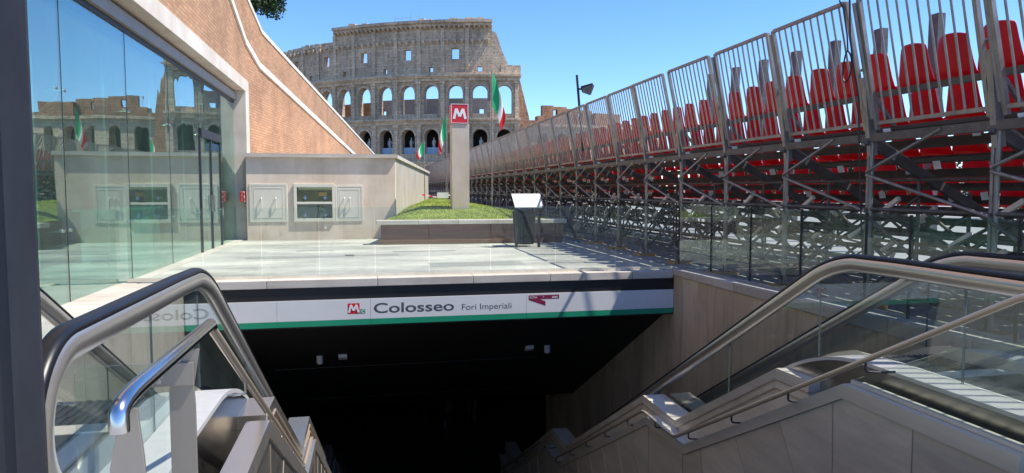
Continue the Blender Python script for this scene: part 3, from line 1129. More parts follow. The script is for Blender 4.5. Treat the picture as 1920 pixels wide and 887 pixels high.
def sloped_wall(name, label, xf, prof, z0, thick, capw, capover, y_start):
    t = root(name, (xf(22.5), 22.5, z0), label, 'wall', 'brick retaining walls above the pavilion')
    m = MB()
    ys = sorted(set([p[0] for p in prof] + [22.5]))
    for a, b in zip(ys, ys[1:]):
        za, zb = interp(prof, a), interp(prof, b)
        xa0, xb0 = xf(a), xf(b)
        z0 = 4.73 if b <= 22.5 else 2.45
        m.hexa([(xa0 - thick, a, z0), (xa0, a, z0), (xb0, b, z0), (xb0 - thick, b, z0),
                (xa0 - thick, a, za), (xa0, a, za), (xb0, b, zb), (xb0 - thick, b, zb)])
    part('brick_face', m, M['brick'], t)
    for a, b in zip(ys, ys[1:]):
        n_ = max(1, int((b - a) / 2.2))
        for k in range(n_):
            y0, y1 = a + (b - a) * k / n_, a + (b - a) * (k + 1) / n_
            zA, zB = interp(prof, y0), interp(prof, y1)
            x0_, x1_ = xf(y0), xf(y1)
            g_ = .006
            m = MB().hexa([(x0_ - thick - .05, y0 + g_, zA + .002), (x0_ + capover, y0 + g_, zA + .002), (x1_ + capover, y1 - g_, zB + .002), (x1_ - thick - .05, y1 - g_, zB + .002),
                           (x0_ - thick - .05, y0 + g_, zA + capw), (x0_ + capover, y0 + g_, zA + capw), (x1_ + capover, y1 - g_, zB + capw), (x1_ - thick - .05, y1 - g_, zB + capw)])
            part('coping_stone', m, M['stone_band'], t)
    return t


PA = [(2.0, 10.5), (14, 8.6), (19.4, 6.75), (24.0, 5.38), (47.0, 3.72), (52, 3.3)]
PB = [(2.0, 16), (20, 12.6), (28.5, 9.3), (31.6, 8.05), (78, 5.2), (84, 4.8)]
sloped_wall('brick_wall', 'orange brick wall with white stepped coping directly over the pavilion', xa, PA, 2.45, .5, .20, .05, 2)
# close the brick below the first wall only where it shows (above pavilion and terrace)
sloped_wall('brick_wall', 'rear orange brick wall with thin white coping, upper of the two', lambda y: xa(y) - 1.75, PB, 2.45, .6, .17, .04, 2)

# ================================================================== STONE TERRACE WALL WITH HATCHES
WY = 21.6
t = root('terrace_wall', (-1.3, WY, 0), 'low pinkish travertine block with service hatches at the back of the plaza', 'wall')
c1, c2 = (.84, WY), (3.64, 42.6)
m = MB().quad((-3.44, WY, 0), (.84, WY, 0), (.84, WY, 2.44), (-3.44, WY, 2.44))
m = MB()
m.hexa([(-3.44, WY, 0), (.84, WY, 0), (.84 + .2, WY + 1.5, 0), (-3.44, WY + .25, 0), (-3.44, WY, 2.44), (.84, WY, 2.44), (.84 + .2, WY + 1.5, 2.44), (-3.44, WY + .25, 2.44)])
part('front_face', m, M['concrete'], t)
sc_ = [0.0, .075, .30, .52, .76, 1.0]
for a, b in zip(sc_, sc_[1:]):
    ax, ay = c1[0] + (c2[0] - c1[0]) * a + .002, c1[1] + .004 + (c2[1] - c1[1]) * a
    bx, by = c1[0] + (c2[0] - c1[0]) * b, c1[1] + (c2[1] - c1[1]) * b
    part('side_slab', MB().hexa([(ax - .4, ay + .05, 0), (ax, ay + .015, 0), (bx, by - .015, 0), (bx - .4, by, 0), (ax - .4, ay + .05, 2.44), (ax, ay + .015, 2.44), (bx, by - .015, 2.44), (bx - .4, by, 2.44)]), M['trav_left'], t)
part('roof_slab', MB().hexa([(-3.44, WY + .02, 2.2), (.8, WY + .02, 2.2), (3.5, 42.5, 2.2), (-1.5, 42.5, 2.2), (-3.44, WY + .02, 2.45), (.8, WY + .02, 2.45), (3.5, 42.5, 2.45), (-1.5, 42.5, 2.45)]), M['concrete'], t)
part('cornice', MB().hexa([(-3.44, WY - .10, 2.44), (.91, WY - .10, 2.44), (.93, WY + .3, 2.44), (-3.44, WY + .3, 2.44), (-3.44, WY - .10, 2.55), (.91, WY - .10, 2.55), (.93, WY + .3, 2.55), (-3.44, WY + .3, 2.55)]), M['coping'], t)
part('cornice', MB().hexa([(.4, WY + .303, 2.44), (.945, WY + .303, 2.44), (c2[0] + .1, c2[1], 2.44), (c2[0] - .5, c2[1], 2.44), (.4, WY + .303, 2.55), (.945, WY + .303, 2.55), (c2[0] + .1, c2[1], 2.55), (c2[0] - .5, c2[1], 2.55)]), M['coping'], t)


def hatch(x0, x1, z0, z1, handles, lab, grp='service hatches in the terrace wall'):
    h = root('service_hatch', ((x0 + x1) / 2, WY, z0), lab, 'hatch', grp)
    fr = MB()
    for a in ((x0, z0, x1, z0 + .06), (x0, z1 - .06, x1, z1), (x0, z0 + .06, x0 + .06, z1 - .06), (x1 - .06, z0 + .06, x1, z1 - .06)):
        fr.box(a[0], WY - .022, a[1], a[2], WY - .001, a[3])
    part('frame', fr, M['hatch'], h, bevel=.004)
    dr = part('door', MB().box(x0 + .066, WY - .018, z0 + .066, x1 - .066, WY - .002, z1 - .066), M['hatch'], h, bevel=.005)
    inn = MB()
    for a in ((x0 + .12, z0 + .12, x1 - .12, z0 + .135), (x0 + .12, z1 - .135, x1 - .12, z1 - .12), (x0 + .12, z0 + .135, x0 + .135, z1 - .135), (x1 - .135, z0 + .135, x1 - .12, z1 - .135)):
        inn.box(a[0], WY - .024, a[1], a[2], WY - .019, a[3])
    part('moulding', inn, M['hatch'], dr)
    for hx in handles:
        part('handle', MB().tube(tube_path([(hx, WY - .03, z0 + .42), (hx, WY - .08, z0 + .44), (hx, WY - .08, z0 + .70), (hx, WY - .03, z0 + .72)], .02), .014, 8), M['handle'], h)


hatch(-3.36, -2.30, .54, 1.66, (-3.02, -2.62), 'pale grey-green double hatch at the left end of the terrace wall')
hatch(-.93, -.12, .54, 1.62, (-.66, -.50), 'pale grey-green hatch right of the glazed cabinet')
h = root('glazed_cabinet', (-1.53, WY, .54), 'recessed cabinet with two dark glass panes between the hatches', 'cabinet')
fr = MB()
for a in ((-2.12, .54, -.945, .64), (-2.12, 1.56, -.945, 1.66), (-2.12, .64, -2.03, 1.56), (-1.02, .64, -.945, 1.56), (-2.03, 1.06, -1.02, 1.13)):
    fr.box(a[0], WY - .06, a[1], a[2], WY - .001, a[3])
part('frame', fr, M['hatch'], h, bevel=.006)
part('back_panel', MB().box(-2.03, WY - .012, 1.131, -1.02, WY - .004, 1.56), M['panel_green'], h)
part('back_panel', MB().box(-2.03, WY - .012, .641, -1.02, WY - .004, 1.06), M['panel_grey'], h)
part('warning_box', MB().box(-1.40, WY - .045, 1.30, -1.17, WY - .013, 1.41), M['yellow'], h)
for z in (1.19, .68):
    for x in (-1.80, -1.23):
        part('valve', MB().tube([(x, WY - .05, z), (x, WY - .02, z + .13)], .03, 10).tube([(x - .06, WY - .045, z + .06), (x + .06, WY - .045, z + .06)], .012, 8), M['chrome'], h)
for z0_, z1_ in ((1.132, 1.558), (.642, 1.058)):
    part('pane', MB().box(-2.029, WY - .055, z0_, -1.021, WY - .051, z1_), M['glass_cab'], h)
# red twin hydrant couplings on the stone jamb
t = root('hydrant_coupling', (-3.54, WY - .02, 1.3), 'red twin fire hydrant coupling on the stone jamb', 'hydrant')
for z in (1.215, 1.36):
    m = MB()
    p = [(-3.545 + .05 * math.cos(a * math.pi / 8), WY - .05, z + .062 * math.sin(a * math.pi / 8)) for a in range(17)]
    m.tube(p, .018, 8, cap=False)
    part('ring', m, M['red_enamel'], t)
part('back_plate', MB().box(-3.60, WY - .03, 1.14, -3.49, WY + .31, 1.44), M['frame_stone'], t)

# ================================================================== PLANTER, GRASS, METRO PILLAR
PY = 19.2
t = root('planter', (2.9, PY, 0), 'long low brick planter with pale stone coping holding the lawn', 'planter')
for k in range(9):
    z0 = .02 + .058 * k
    part('brick_course', MB().box(.36 + .003 * (k % 2), PY + .004 * (k % 3), z0, 5.46, PY + .2, z0 + .052), M['planter'], t)
part('core', MB().box(.40, PY + .02, 0, 5.44, PY + .25, .54), M['hallfloor'], t)
cc = [.24, 1.35, 2.45, 3.55, 4.6, 5.55]
for a, b in zip(cc, cc[1:]):
    part('coping_stone', MB().box(a + .003, PY - .08, .545, b - .003, PY + .36, .66), M['coping'], t, bevel=.01)
part('side_wall', MB().hexa([(.36, PY + .203, 0), (.5, PY + .203, 0), (.98, WY + .2, 0), (.8, WY + .2, 0), (.36, PY + .203, .64), (.5, PY + .203, .64), (.98, WY + .2, .64), (.8, WY + .2, .64)]), M['planter'], t)
part('side_wall', MB().box(5.4, PY + .37, 0, 5.53, 44, .6), M['planter'], t)


def gz(x, y):
    d = y - (PY + .3)
    top = .60 + .50 * (1 - math.exp(-max(0, d) / 1.6))
    e = max(0.0, min(1.0, (5.5 - x) / 2.6))
    e2 = max(0.0, min(1.0, (x - (.5 + .13 * (y - 19))) / .8))
    return .60 + (top - .60) * (e ** .8) * (0.25 + .75 * e2 ** .7) + .03 * math.sin(x * 2.1 + y) + (.0 if y < 30 else -.01 * (y - 30))


m = MB()
NX, NY = 26, 40
gy = [PY + .33 + (44 - PY) * (j / NY) ** 1.6 for j in range(NY + 1)]
for j in range(NY + 1):
    for i in range(NX + 1):
        xl = .42 + .133 * (gy[j] - 19.2)
        x = xl + (5.42 - xl) * i / NX
        m.v.append((x, gy[j], gz(x, gy[j])))
for j in range(NY):
    for i in range(NX):
        a = j * (NX + 1) + i
        m.f.append((a, a + 1, a + NX + 2, a + NX + 1))
        m.m.append(0)
m.smooth = True
struct('lawn', m, M['grass_soil'])
m = MB()
rg = random.Random(7)
for k in range(26000):
    y = PY + .35 + 9 * rg.random() ** 1.7
    xl = .45 + .133 * (y - 19.2)
    x = xl + (5.4 - xl) * rg.random()
    z = gz(x, y) - .005
    h_ = rg.uniform(.015, .045)
    a = rg.random() * 6.28
    dx, dy = .009 * math.cos(a), .009 * math.sin(a)
    lx, ly = rg.uniform(-.03, .03), rg.uniform(-.03, .03)
    m.quad((x - dx, y - dy, z), (x + dx, y + dy, z), (x + lx, y + ly, z + h_))
me = bpy.data.meshes.new('grass')
me.from_pydata(m.v, [], m.f)
me.materials.append(M['blade'])
single('grass', me, None, 'bright green grass growing on the lawn mound', 'grass', kind='stuff')

t = root('metro_pillar', (2.73, 21.05, .9), 'tall square travertine pillar topped by a red box with a white M', 'sign')
part('pillar', MB().box(2.48, 20.8, .85, 3.0, 21.3, 3.43), M['pillar'], t, bevel=.006)
bx = part('sign_box', MB().box(2.46, 20.78, 3.445, 2.97, 21.28, 4.02), M['red_enamel'], t, bevel=.01)
fr = MB()
for a in ((2.462, 3.447, 2.968, 3.462), (2.462, 4.003, 2.968, 4.018), (2.462, 3.462, 2.477, 4.003), (2.953, 3.462, 2.968, 4.003)):
    fr.box(a[0], 20.772, a[1], a[2], 20.779, a[3])
part('border', fr, M['white_letter'], bx)
metro_m(2.50, 3.53, .43, .40, 20.777, bx, M['white_letter'])
# same mark on the left side face
o = metro_m(-.24, 3.53, .43, .40, 0, bx, M['white_letter'])
o.rotation_euler = (0, 0, math.radians(-90))
o.location = Vector((2.457, 21.03, 0)) - t.location
part('neck', MB().box(2.55, 20.85, 3.431, 2.9, 21.2, 3.444), M['darksteel'], t)

# info lectern and litter bin
t = root('info_lectern', (4.05, 17.7, 0), 'white tilted information panel on dark legs by the planter', 'sign')
part('panel', MB().hexa([(3.70, 17.52, 1.03), (4.42, 17.52, 1.03), (4.42, 17.80, 1.37), (3.66, 17.80, 1.37), (3.70, 17.50, 1.045), (4.42, 17.50, 1.045), (4.42, 17.78, 1.385), (3.66, 17.78, 1.385)]), M['fascia_white'], t)
part('side_plate', MB().hexa([(4.425, 17.50, .98), (4.45, 17.50, .98), (4.45, 17.84, .98), (4.425, 17.84, .98), (4.425, 17.50, 1.05), (4.45, 17.50, 1.05), (4.45, 17.84, 1.38), (4.425, 17.84, 1.38)]), M['darksteel'], t)
for x in (3.76, 4.36):
    part('leg', MB().box(x - .03, 17.6, 0, x + .03, 17.68, 1.1), M['darksteel'], t)
part('cross_bar', MB().box(3.79, 17.62, .80, 4.33, 17.66, .86), M['darksteel'], t)
t = root('litter_bin', (4.05, 18.02, 0), 'dark slatted litter bin behind the white information panel', 'bin')
for k in range(16):
    a = k * math.pi / 8
    part('slat', MB().bar((4.05 + .21 * math.cos(a), 18.02 + .21 * math.sin(a), .06), (4.05 + .27 * math.cos(a), 18.02 + .27 * math.sin(a), .92), .085, .014), M['cable'], t)
for z, r in ((.92, .255), (.10, .205), (.5, .232)):
    part('hoop', MB().tube([(4.05 + r * math.cos(a * math.pi / 10), 18.02 + r * math.sin(a * math.pi / 10), z) for a in range(21)], .014, 6, cap=False), M['darksteel'], t)
part('rain_hood', MB().tube([(4.05, 18.02, .93), (4.05, 18.02, .97), (4.05, 18.02, 1.03)], [.27, .27, .12], 16), M['darksteel'], t)
part('liner', MB().tube([(4.05, 18.02, .1), (4.05, 18.02, .9)], [.18, .235], 14), M['cloth_b'], t)

t = root('info_board', (1.75, 30, 1), 'small white notice board on a dark stand behind the lawn', 'sign')
part('panel', MB().box(2.93, 29.98, 1.12, 3.42, 30.02, 1.36), M['fascia_white'], t, bevel=.004)
part('stand', MB().box(2.97, 30.03, .7, 3.38, 30.08, 1.12), M['darksteel'], t)
t = root('barrier_tape', (3, 31, 1), 'red and white barrier tape strung behind the notice board', 'tape')
for k in range(14):
    a, b = 2.2 + .16 * k, 2.2 + .16 * (k + 1)
    part('tape_section', MB().quad((a, 31, 1.18 + .05 * math.sin(k)), (b, 31, 1.18 + .05 * math.sin(k + 1)), (b, 31.004, 1.24 + .05 * math.sin(k + 1)), (a, 31.004, 1.24 + .05 * math.sin(k))), M['flag_r'] if k % 2 else M['flag_w'], t)
t = root('fire_extinguisher', (4.62, 21.5, .85), 'small red fire extinguisher at the right edge of the lawn', 'extinguisher')
part('cylinder', MB().tube([(4.62, 21.5, .78), (4.62, 21.5, .82), (4.62, 21.5, 1.10), (4.62, 21.5, 1.16), (4.62, 21.5, 1.18)], [.07, .085, .085, .05, .03], 14), M['red_enamel'], t)
part('valve', MB().box(4.58, 21.48, 1.18, 4.66, 21.52, 1.22), M['darksteel'], t)


# flags
def flag(x, y, ztop, zbot, drop, wid, lab, sgn=1, open_=0.0):
    t = root('flag', (x, y, zbot), lab, 'flag', 'flags on thin poles near the pillar')
    part('pole', MB().tube([(x, y, zbot), (x, y, ztop)], .022, 8), M['galv'], t)
    m = MB()
    NU, NV = 18, 12
    for i in range(NU + 1):
        u = i / NU
        for j in range(NV + 1):
            v = j / NV
            fold = math.sin(u * 9.0 + .6 * v) * .07 * (0.3 + u) * (1 - .5 * v)
            px = x + sgn * (.02 + wid * u ** .55 * (.45 + .55 * math.sin(math.pi * (.12 + .75 * v))))
            py = y + fold
            pz = ztop - .05 - v * drop * (.54 - .08 * u) - drop * .46 * u ** .9 * (1 - open_)
            m.v.append((px, py, pz))
    for i in range(NU):
        for j in range(NV):
            a = i * (NV + 1) + j
            m.f.append((a, a + 1, a + NV + 2, a + NV + 1))
            m.m.append(0 if i < NU / 3 else (1 if i < 2 * NU / 3 else 2))
    m.smooth = True
    part('cloth', m, [M['flag_g'], M['flag_w'], M['flag_r']], t)


flag(4.25, 24, 5.55, .4, 2.15, .46, 'tallest Italian flag hanging limp right of the M pillar')
flag(3.35, 30, 4.68, .4, 1.8, .34, 'Italian flag hanging limp just left of the M pillar', -1)
flag(3.05, 38, 4.1, .6, 1.25, .42, 'small Italian flag over the end of the terrace wall', -1, .25)

# ================================================================== GRANDSTAND
BAY, YB0, NB = 1.8, 2.35, 42
FXB, FXT = 6.2, 5.87
gs = root('grandstand', (8.5, 20, 0), 'long scaffold grandstand with rows of red plastic seats, seen from behind', 'grandstand')


def inst(name, me, loc, rz=0.0, kind=None, parent=gs, sc=None, label=None):
    o = bpy.data.objects.new(name, me)
    COL.objects.link(o)
    o.parent = parent
    o.location = Vector(loc) - parent.location
    if rz:
        o.rotation_euler = (0, 0, rz)
    if kind:
        o['kind'] = kind
    if label:
        o['label'] = label
    return o


def seat_mb():
    m = MB()
    prof = [(.43, -.035, .20), (.425, .0, .225), (.38, .02, .245), (.25, .0, .255), (.12, -.02, .262), (.05, -.035, .262), (.0, .01, .252), (-.02, .12, .228), (-.035, .25, .205), (-.048, .37, .188), (-.055, .43, .176), (-.055, .45, .155)]
    NV = 8
    for side in (0, 1):
        for k, (x, z, hw_) in enumerate(prof):
            for j in range(NV + 1):
                v = -1 + 2 * j / NV
                cup = .055 * abs(v) ** 2.2
                xx, zz = x, z
                if k <= 4:
                    zz += cup * .8
                else:
                    xx += cup * 1.2
                    if k > 8:
                        zz -= .022 * abs(v) ** 3 * (k - 8) / 3
                if side:
                    if k <= 4:
                        zz -= .008
                    else:
                        xx -= .008
                m.v.append((xx, v * hw_ * 1.12, zz))
    n1 = NV + 1
    K = len(prof)
    for side in (0, 1):
        o_ = side * K * n1
        for k in range(K - 1):
            for j in range(NV):
                a = o_ + k * n1 + j
                m.f.append((a, a + 1, a + n1 + 1, a + n1))
                m.m.append(0)
    o_ = K * n1
    for k in range(K - 1):
        for j in (0, NV):
            a = k * n1 + j
            m.f.append((a, a + n1, a + n1 + o_, a + o_))
            m.m.append(0)
    for j in range(NV):
        for k in (0, K - 1):
            a = k * n1 + j
            m.f.append((a, a + 1, a + 1 + o_, a + o_))
            m.m.append(0)
    m.smooth = True
    return m


seat_m = seat_mb()
seat_me = seat_m.mesh('seat', M['seat'])
NR = 5
NEAR = 20


def row(k):
    return 6.5 + .72 * k, 2.80 - .385 * k


rs = random.Random(3)
far_seats = MB()
for b in range(NB):
    for k in range(NR):
        X, Z = row(k)
        for i in range(3):
            y = YB0 + BAY * b + .34 + .585 * i
            if b < NEAR:
                o = inst('seat', seat_me, (X, y, Z), rs.uniform(-.03, .03))
            elif k < 4:
                i0 = len(far_seats.v)
                far_seats.v += [(X + a, y + c, Z + d_) for a, c, d_ in seat_m.v]
                far_seats.f += [tuple(i0 + q for q in f) for f in seat_m.f]
                far_seats.m += seat_m.m
# folded-up odd seat backs sticking above the rest
far_seats.smooth = True
me = bpy.data.meshes.new('far_seats')
me.from_pydata(far_seats.v, [], far_seats.f)
me.materials.append(M['seat'])
me.polygons.foreach_set('use_smooth', [True] * len(me.polygons))
part('far_seats', me, None, gs, kind='stuff')

# guard panel, local: y from 0 to 1.68, leaning out over the plaza
gp = MB()
LX, LZ = FXT - FXB, 1.55


def gpt(u, y):
    return (LX * u, y, LZ * u)


for y in (.03, 1.65):
    gp.bar(gpt(-.02, y), gpt(1.0, y), .05, .05, (0, 1, 0))
for u in (.995, .03):
    gp.bar(gpt(u, .05), gpt(u, 1.63), .045, .045, (0, 0, 1))
for k in range(1, 11):
    y = .03 + 1.62 * k / 11
    gp.tube([gpt(.03, y), gpt(.99, y)], .0135, 6)
gp.smooth = False
gp_me = gp.mesh('guard_panel', M['galv'])
post = MB()
post.bar((0.03, 0, -.35), (-.10, 0, .62), .10, .07, (0, 1, 0))
post.tube([(-.03, -.045, .1), (-.34, -.045, 1.5)], .024, 8)
post.tube([(-.10, -.07, .72), (-.10, .09, .72)], .02, 6)
post.smooth = False
post.bar((.03, .0, -.10), (.55, 0, -.42), .05, .05)
post.bar((-.06, .02, .5), (.42, .02, -.05), .04, .04)
post_me = post.mesh('guard_post', M['galv'])
std_me = MB().tube([(0, -.028, .06), (0, -.028, 2.15)], .026, 8).tube([(0, .03, .06), (0, .03, 2.15)], .022, 8).mesh('standard', M['galv'])
std2_me = MB().tube([(0, 0, .06), (0, 0, 1.45)], .024, 8).mesh('standard', M['galv_dark'])
std3_me = MB().tube([(0, 0, .06), (0, 0, .55)], .024, 8).mesh('standard', M['galv_dark'])
pad_me = MB().box(-.2, -.2, .002, .2, .2, .045).mesh('base_pad', M['wood'])
jack_me = MB().box(-.07, -.07, .046, .07, .07, .056).tube([(0, 0, .05), (0, 0, .2)], .03, 8).mesh('base_jack', M['galv_dark'])
rak_me = MB().bar((-.05, 0, 2.12), (3.45, 0, .27), .06, .12).mesh('raker', M['galv_dark'])
led = {}
led['front_channel'] = MB().box(-.05, 0, 2.09, .05, BAY, 2.19).mesh('ledger', M['galv_dark'])
led['mid'] = MB().tube([(0, 0, 0), (0, BAY, 0)], .024, 8).mesh('ledger', M['galv_dark'])
seat_rail_me = MB().box(0, 0, 0, .05, BAY, .075).mesh('seat_rail', M['galv_dark'])
plank_me = MB().box(0, 0.004, 0, .18, BAY - .004, .045).mesh('deck_plank', M['plank'])
plank2_me = MB().box(0, 0.004, 0, .31, BAY - .004, .045).mesh('deck_plank', M['plank'])
riser_me = MB().box(0, .003, 0, .025, BAY - .003, .12).mesh('riser_board', M['plank'])
br_up = MB().tube([(0, 0, 1.72), (0, -1.15, 2.16)], .02, 8).mesh('diagonal_brace', M['galv'])
br_dn = MB().tube([(0, 0, 1.68), (0, -BAY, 1.22)], .02, 8).mesh('diagonal_brace', M['galv'])
br_lo = MB().tube([(0, 0, 1.18), (0, -BAY, .15)], .02, 8).mesh('diagonal_brace', M['galv_dark'])
br_lo2 = MB().tube([(0, -BAY, 1.15), (0, 0, .2)], .02, 8).mesh('diagonal_brace', M['galv_dark'])
br_in = MB().tube([(0, 0, .25), (0, -BAY, 1.40)], .022, 8).mesh('diagonal_brace', M['galv_dark'])
br_in2 = MB().tube([(0, 0, 1.25), (0, -BAY, .2)], .022, 8).mesh('diagonal_brace', M['galv_dark'])
cross = MB().tube([(0, 0, .2), (1.5, 0, 1.15)], .02, 8).tube([(0, 0, 1.22), (3.0, 0, .45)], .02, 8).mesh('cross_brace', M['galv_dark'])
plate_me = MB().hexa([(-.03, -.07, -.05), (.05, -.10, -.04), (.06, -.09, -.04), (-.02, -.06, -.05), (-.06, -.07, .05), (.02, -.10, .06), (.03, -.09, .06), (-.05, -.06, .05)]).mesh('bracket_plate', M['plate'])  # plates drawn for sunlit ends and gaps of the frame
slv_me = MB().bar((0, 0, 0), (0, -.30, .18), .05, .055).mesh('brace_sleeve', M['plate'])
toe_me = MB().box(-.012, 0.01, 0, .012, BAY - .01, .1).mesh('toe_board', M['galv'])


def stand_bay(y0, put):
    put('standard', std_me, (FXB, y0, 0))
    put('standard', std2_me, (7.7, y0, 0))
    put('standard', std3_me, (9.2, y0, 0))
    put('base_pad', pad_me, (FXB - .02, y0 + .02, 0))
    put('base_jack', jack_me, (FXB, y0, 0))
    put('raker', rak_me, (FXB, y0, 0))
    put('guard_post', post_me, (FXB, y0, 2.27))
    put('ledger', led['front_channel'], (FXB, y0, 0))
    put('standard', std2_me, (6.95, y0 + .03, .28))
    put('standard', std3_me, (8.45, y0, .4))
    for x, z in ((FXB, 1.25), (6.95, 1.62), (6.95, .9), (7.7, 1.22), (7.7, .72), (7.7, .3), (8.45, .85), (8.45, .5), (9.2, .45), (9.2, .15), (FXB + .03, .62), (FXB + .03, .22)):
        put('ledger', led['mid'], (x, y0, z))
    for me_, x in ((br_up, FXB - .05), (br_dn, FXB - .05), (br_lo, FXB - .04), (br_lo2, FXB + .05), (br_in, 7.66), (br_in2, 7.74), (br_in2, 6.98), (br_in, 6.92), (br_lo, 8.40), (br_lo2, 8.5)):
        put('diagonal_brace', me_, (x, y0, 0 if x < 8 else -.1))
    put('cross_brace', cross, (FXB, y0 + .04, 0))
    for k in range(NR):
        X, Z = row(k)
        put('seat_rail', seat_rail_me, (X - .03, y0, Z - .125))
        put('deck_plank', plank_me, (X + .02, y0, Z - .55))
        put('deck_plank', plank2_me, (X + .27, y0, Z - .55))
        if k > 1:
            put('seat_rail', seat_rail_me, (X - .10, y0, Z + .06))
        if k > 0:
            put('riser_board', riser_me, (X + .05, y0, Z - .36))
        put('bracket_plate', plate_me, (X - .30, y0 - .20, Z - .62))
        put('bracket_plate', plate_me, (X + .15, y0 - 1.02, Z - .66))
    for x, z, dy in ((7.66, 1.22, -1.0), (7.60, .72, -.35), (6.85, 1.35, -1.25), (6.90, .95, -.55), (8.35, .8, -.9)):
        put('brace_sleeve', slv_me, (x, y0 + dy, z - .15))


buckets = {}


def put_far(nm, me_, loc):
    v, f = buckets.setdefault(me_.materials[0].name, ([], []))
    i0 = len(v)
    v.extend([(q.co.x + loc[0], q.co.y + loc[1], q.co.z + loc[2]) for q in me_.vertices])
    f.extend([tuple(i0 + a for a in p.vertices) for p in me_.polygons])


for b in range(NB + 1):
    y0 = YB0 + BAY * b
    if b < NEAR:
        stand_bay(y0, lambda nm, me_, loc: inst(nm, me_, loc))
    else:
        stand_bay(y0, put_far)
    if b < NB:
        dy_ = .06 if b != 6 else .20
        o = inst('guard_panel', gp_me, (FXB, y0 + dy_, 2.27))
        o.rotation_euler = (0, rs.uniform(-.012, .012), rs.uniform(-.008, .008))
for nm, (v, f) in buckets.items():
    me = bpy.data.meshes.new('far_scaffold')
    me.from_pydata(v, [], f)
    me.materials.append(bpy.data.materials[nm])
    part('far_scaffold', me, None, gs, kind='stuff')

# tall flat posts at the street side
for i in range(7):
    y = 14.2 + 1.82 * i
    single('street_post', MB().box(12.9, y - .14, 0, 13.1, y + .14, 5.55 + .06 * i), M['galv_dark'],
           ['flat topped grey post beyond the seats, nearest and rightmost of its row', 'flat topped grey post beyond the seats, second from the nearest', 'flat topped grey post beyond the seats, third from the nearest', 'flat topped grey post beyond the seats, middle one of seven', 'flat topped grey post beyond the seats, third from the far end', 'flat topped grey post beyond the seats, second from the far end', 'flat topped grey post beyond the seats, farthest and leftmost of its row'][i], 'post', 'grey posts beyond the seats')

# floodlight on the guard fence
t = root('floodlight', (6.1, 19.6, 2.6), 'black floodlight on a leaning black pole above the grandstand fence', 'floodlight')
part('pole', MB().tube([(6.12, 19.5, 2.6), (6.0, 19.75, 4.80)], .035, 10), M['cable'], t)
hd = part('head', MB().hexa([(6.10, 19.55, 4.28), (6.32, 19.50, 4.20), (6.42, 19.70, 4.24), (6.2, 19.75, 4.3), (6.06, 19.6, 4.46), (6.38, 19.45, 4.55), (6.52, 19.7, 4.50), (6.2, 19.8, 4.5)]), M['cable'], t, bevel=.01)
part('lens', MB().hexa([(6.14, 19.53, 4.27), (6.31, 19.49, 4.21), (6.31, 19.48, 4.215), (6.14, 19.52, 4.275), (6.12, 19.56, 4.40), (6.35, 19.45, 4.5), (6.35, 19.44, 4.5), (6.12, 19.55, 4.405)]), M['panel_grey'], hd)
part('yoke', MB().bar((6.03, 19.7, 4.40), (6.14, 19.62, 4.38), .04, .05), M['cable'], t)

# loose cable tied to the fence
t = root('cable', (5.9, 7.75, 2), 'black cable looped over the fence top and hanging to the ground', 'cable')
pts = [(5.84, 7.80, 4.02), (5.86, 7.78, 3.8), (5.87, 7.77, 3.4), (5.9, 7.74, 3.05), (5.97, 7.70, 2.6), (5.98, 7.68, 2.0), (6.02, 7.66, 1.2), (6.05, 7.62, .5), (6.08, 7.6, .02)]
part('strand', MB().tube(pts, .011, 6), M['cable'], t)
lp = [(5.86 + .012 * math.sin(a * .5), 7.80 + .075 * math.sin(a * math.pi / 10), 3.02 + .19 * math.cos(a * math.pi / 10)) for a in range(21)]
part('loop', MB().tube(lp, .010, 6, cap=False), M['cable'], t)
part('strand', MB().tube([(5.80, 7.9, 3.85), (5.83, 7.86, 3.75), (5.86, 7.81, 3.4), (5.87, 7.80, 3.2)], .010, 6), M['cable'], t)
# blue tarpaulin stored under the far bays
m = MB()
for i in range(40):
    y0, y1 = 23 + .8 * i, 23 + .8 * (i + 1)
    xw = lambda q: 7.0 + .18 * math.sin(q * 2.3) + .08 * math.sin(q * 5.1)
    m.quad((xw(y0) - .2, y0, .03), (xw(y1) - .2, y1, .03), (xw(y1), y1, .95 + .1 * math.sin(y1 * 1.7)), (xw(y0), y0, .95 + .1 * math.sin(y0 * 1.7)))
single('tarpaulin', m, M['tarp'], 'dark blue tarpaulin hung under the far end of the grandstand', 'tarpaulin')

# ================================================================== COLOSSEUM
NDIR = math.radians(10.2)
nx, ny = math.sin(NDIR), math.cos(NDIR)
DN, RC = 200.0, 95.0
CXc, CYc = nx * (DN + RC), ny * (DN + RC)


def cp(u, r, z):
    """u degrees from the nearest point, positive to the right in view"""
    a = math.radians(u)
    return (CXc + r * (-math.cos(a) * nx + math.sin(a) * ny), CYc + r * (-math.cos(a) * ny - math.sin(a) * nx), z)


co = root('amphitheatre', (CXc, CYc, -3), 'huge ruined Roman amphitheatre of weathered grey stone with tiers of arches', 'amphitheatre')
BW = 4.22
U0 = 1.84
K0, K1 = -12, 0          # bays (0 is the last on the right)
LV = [(-3.0, 9.2, 6.2, -1.0), (9.2, 21.4, 18.6, 11.6), (21.4, 33.6, 31.0, 22.9)]
CEN = []


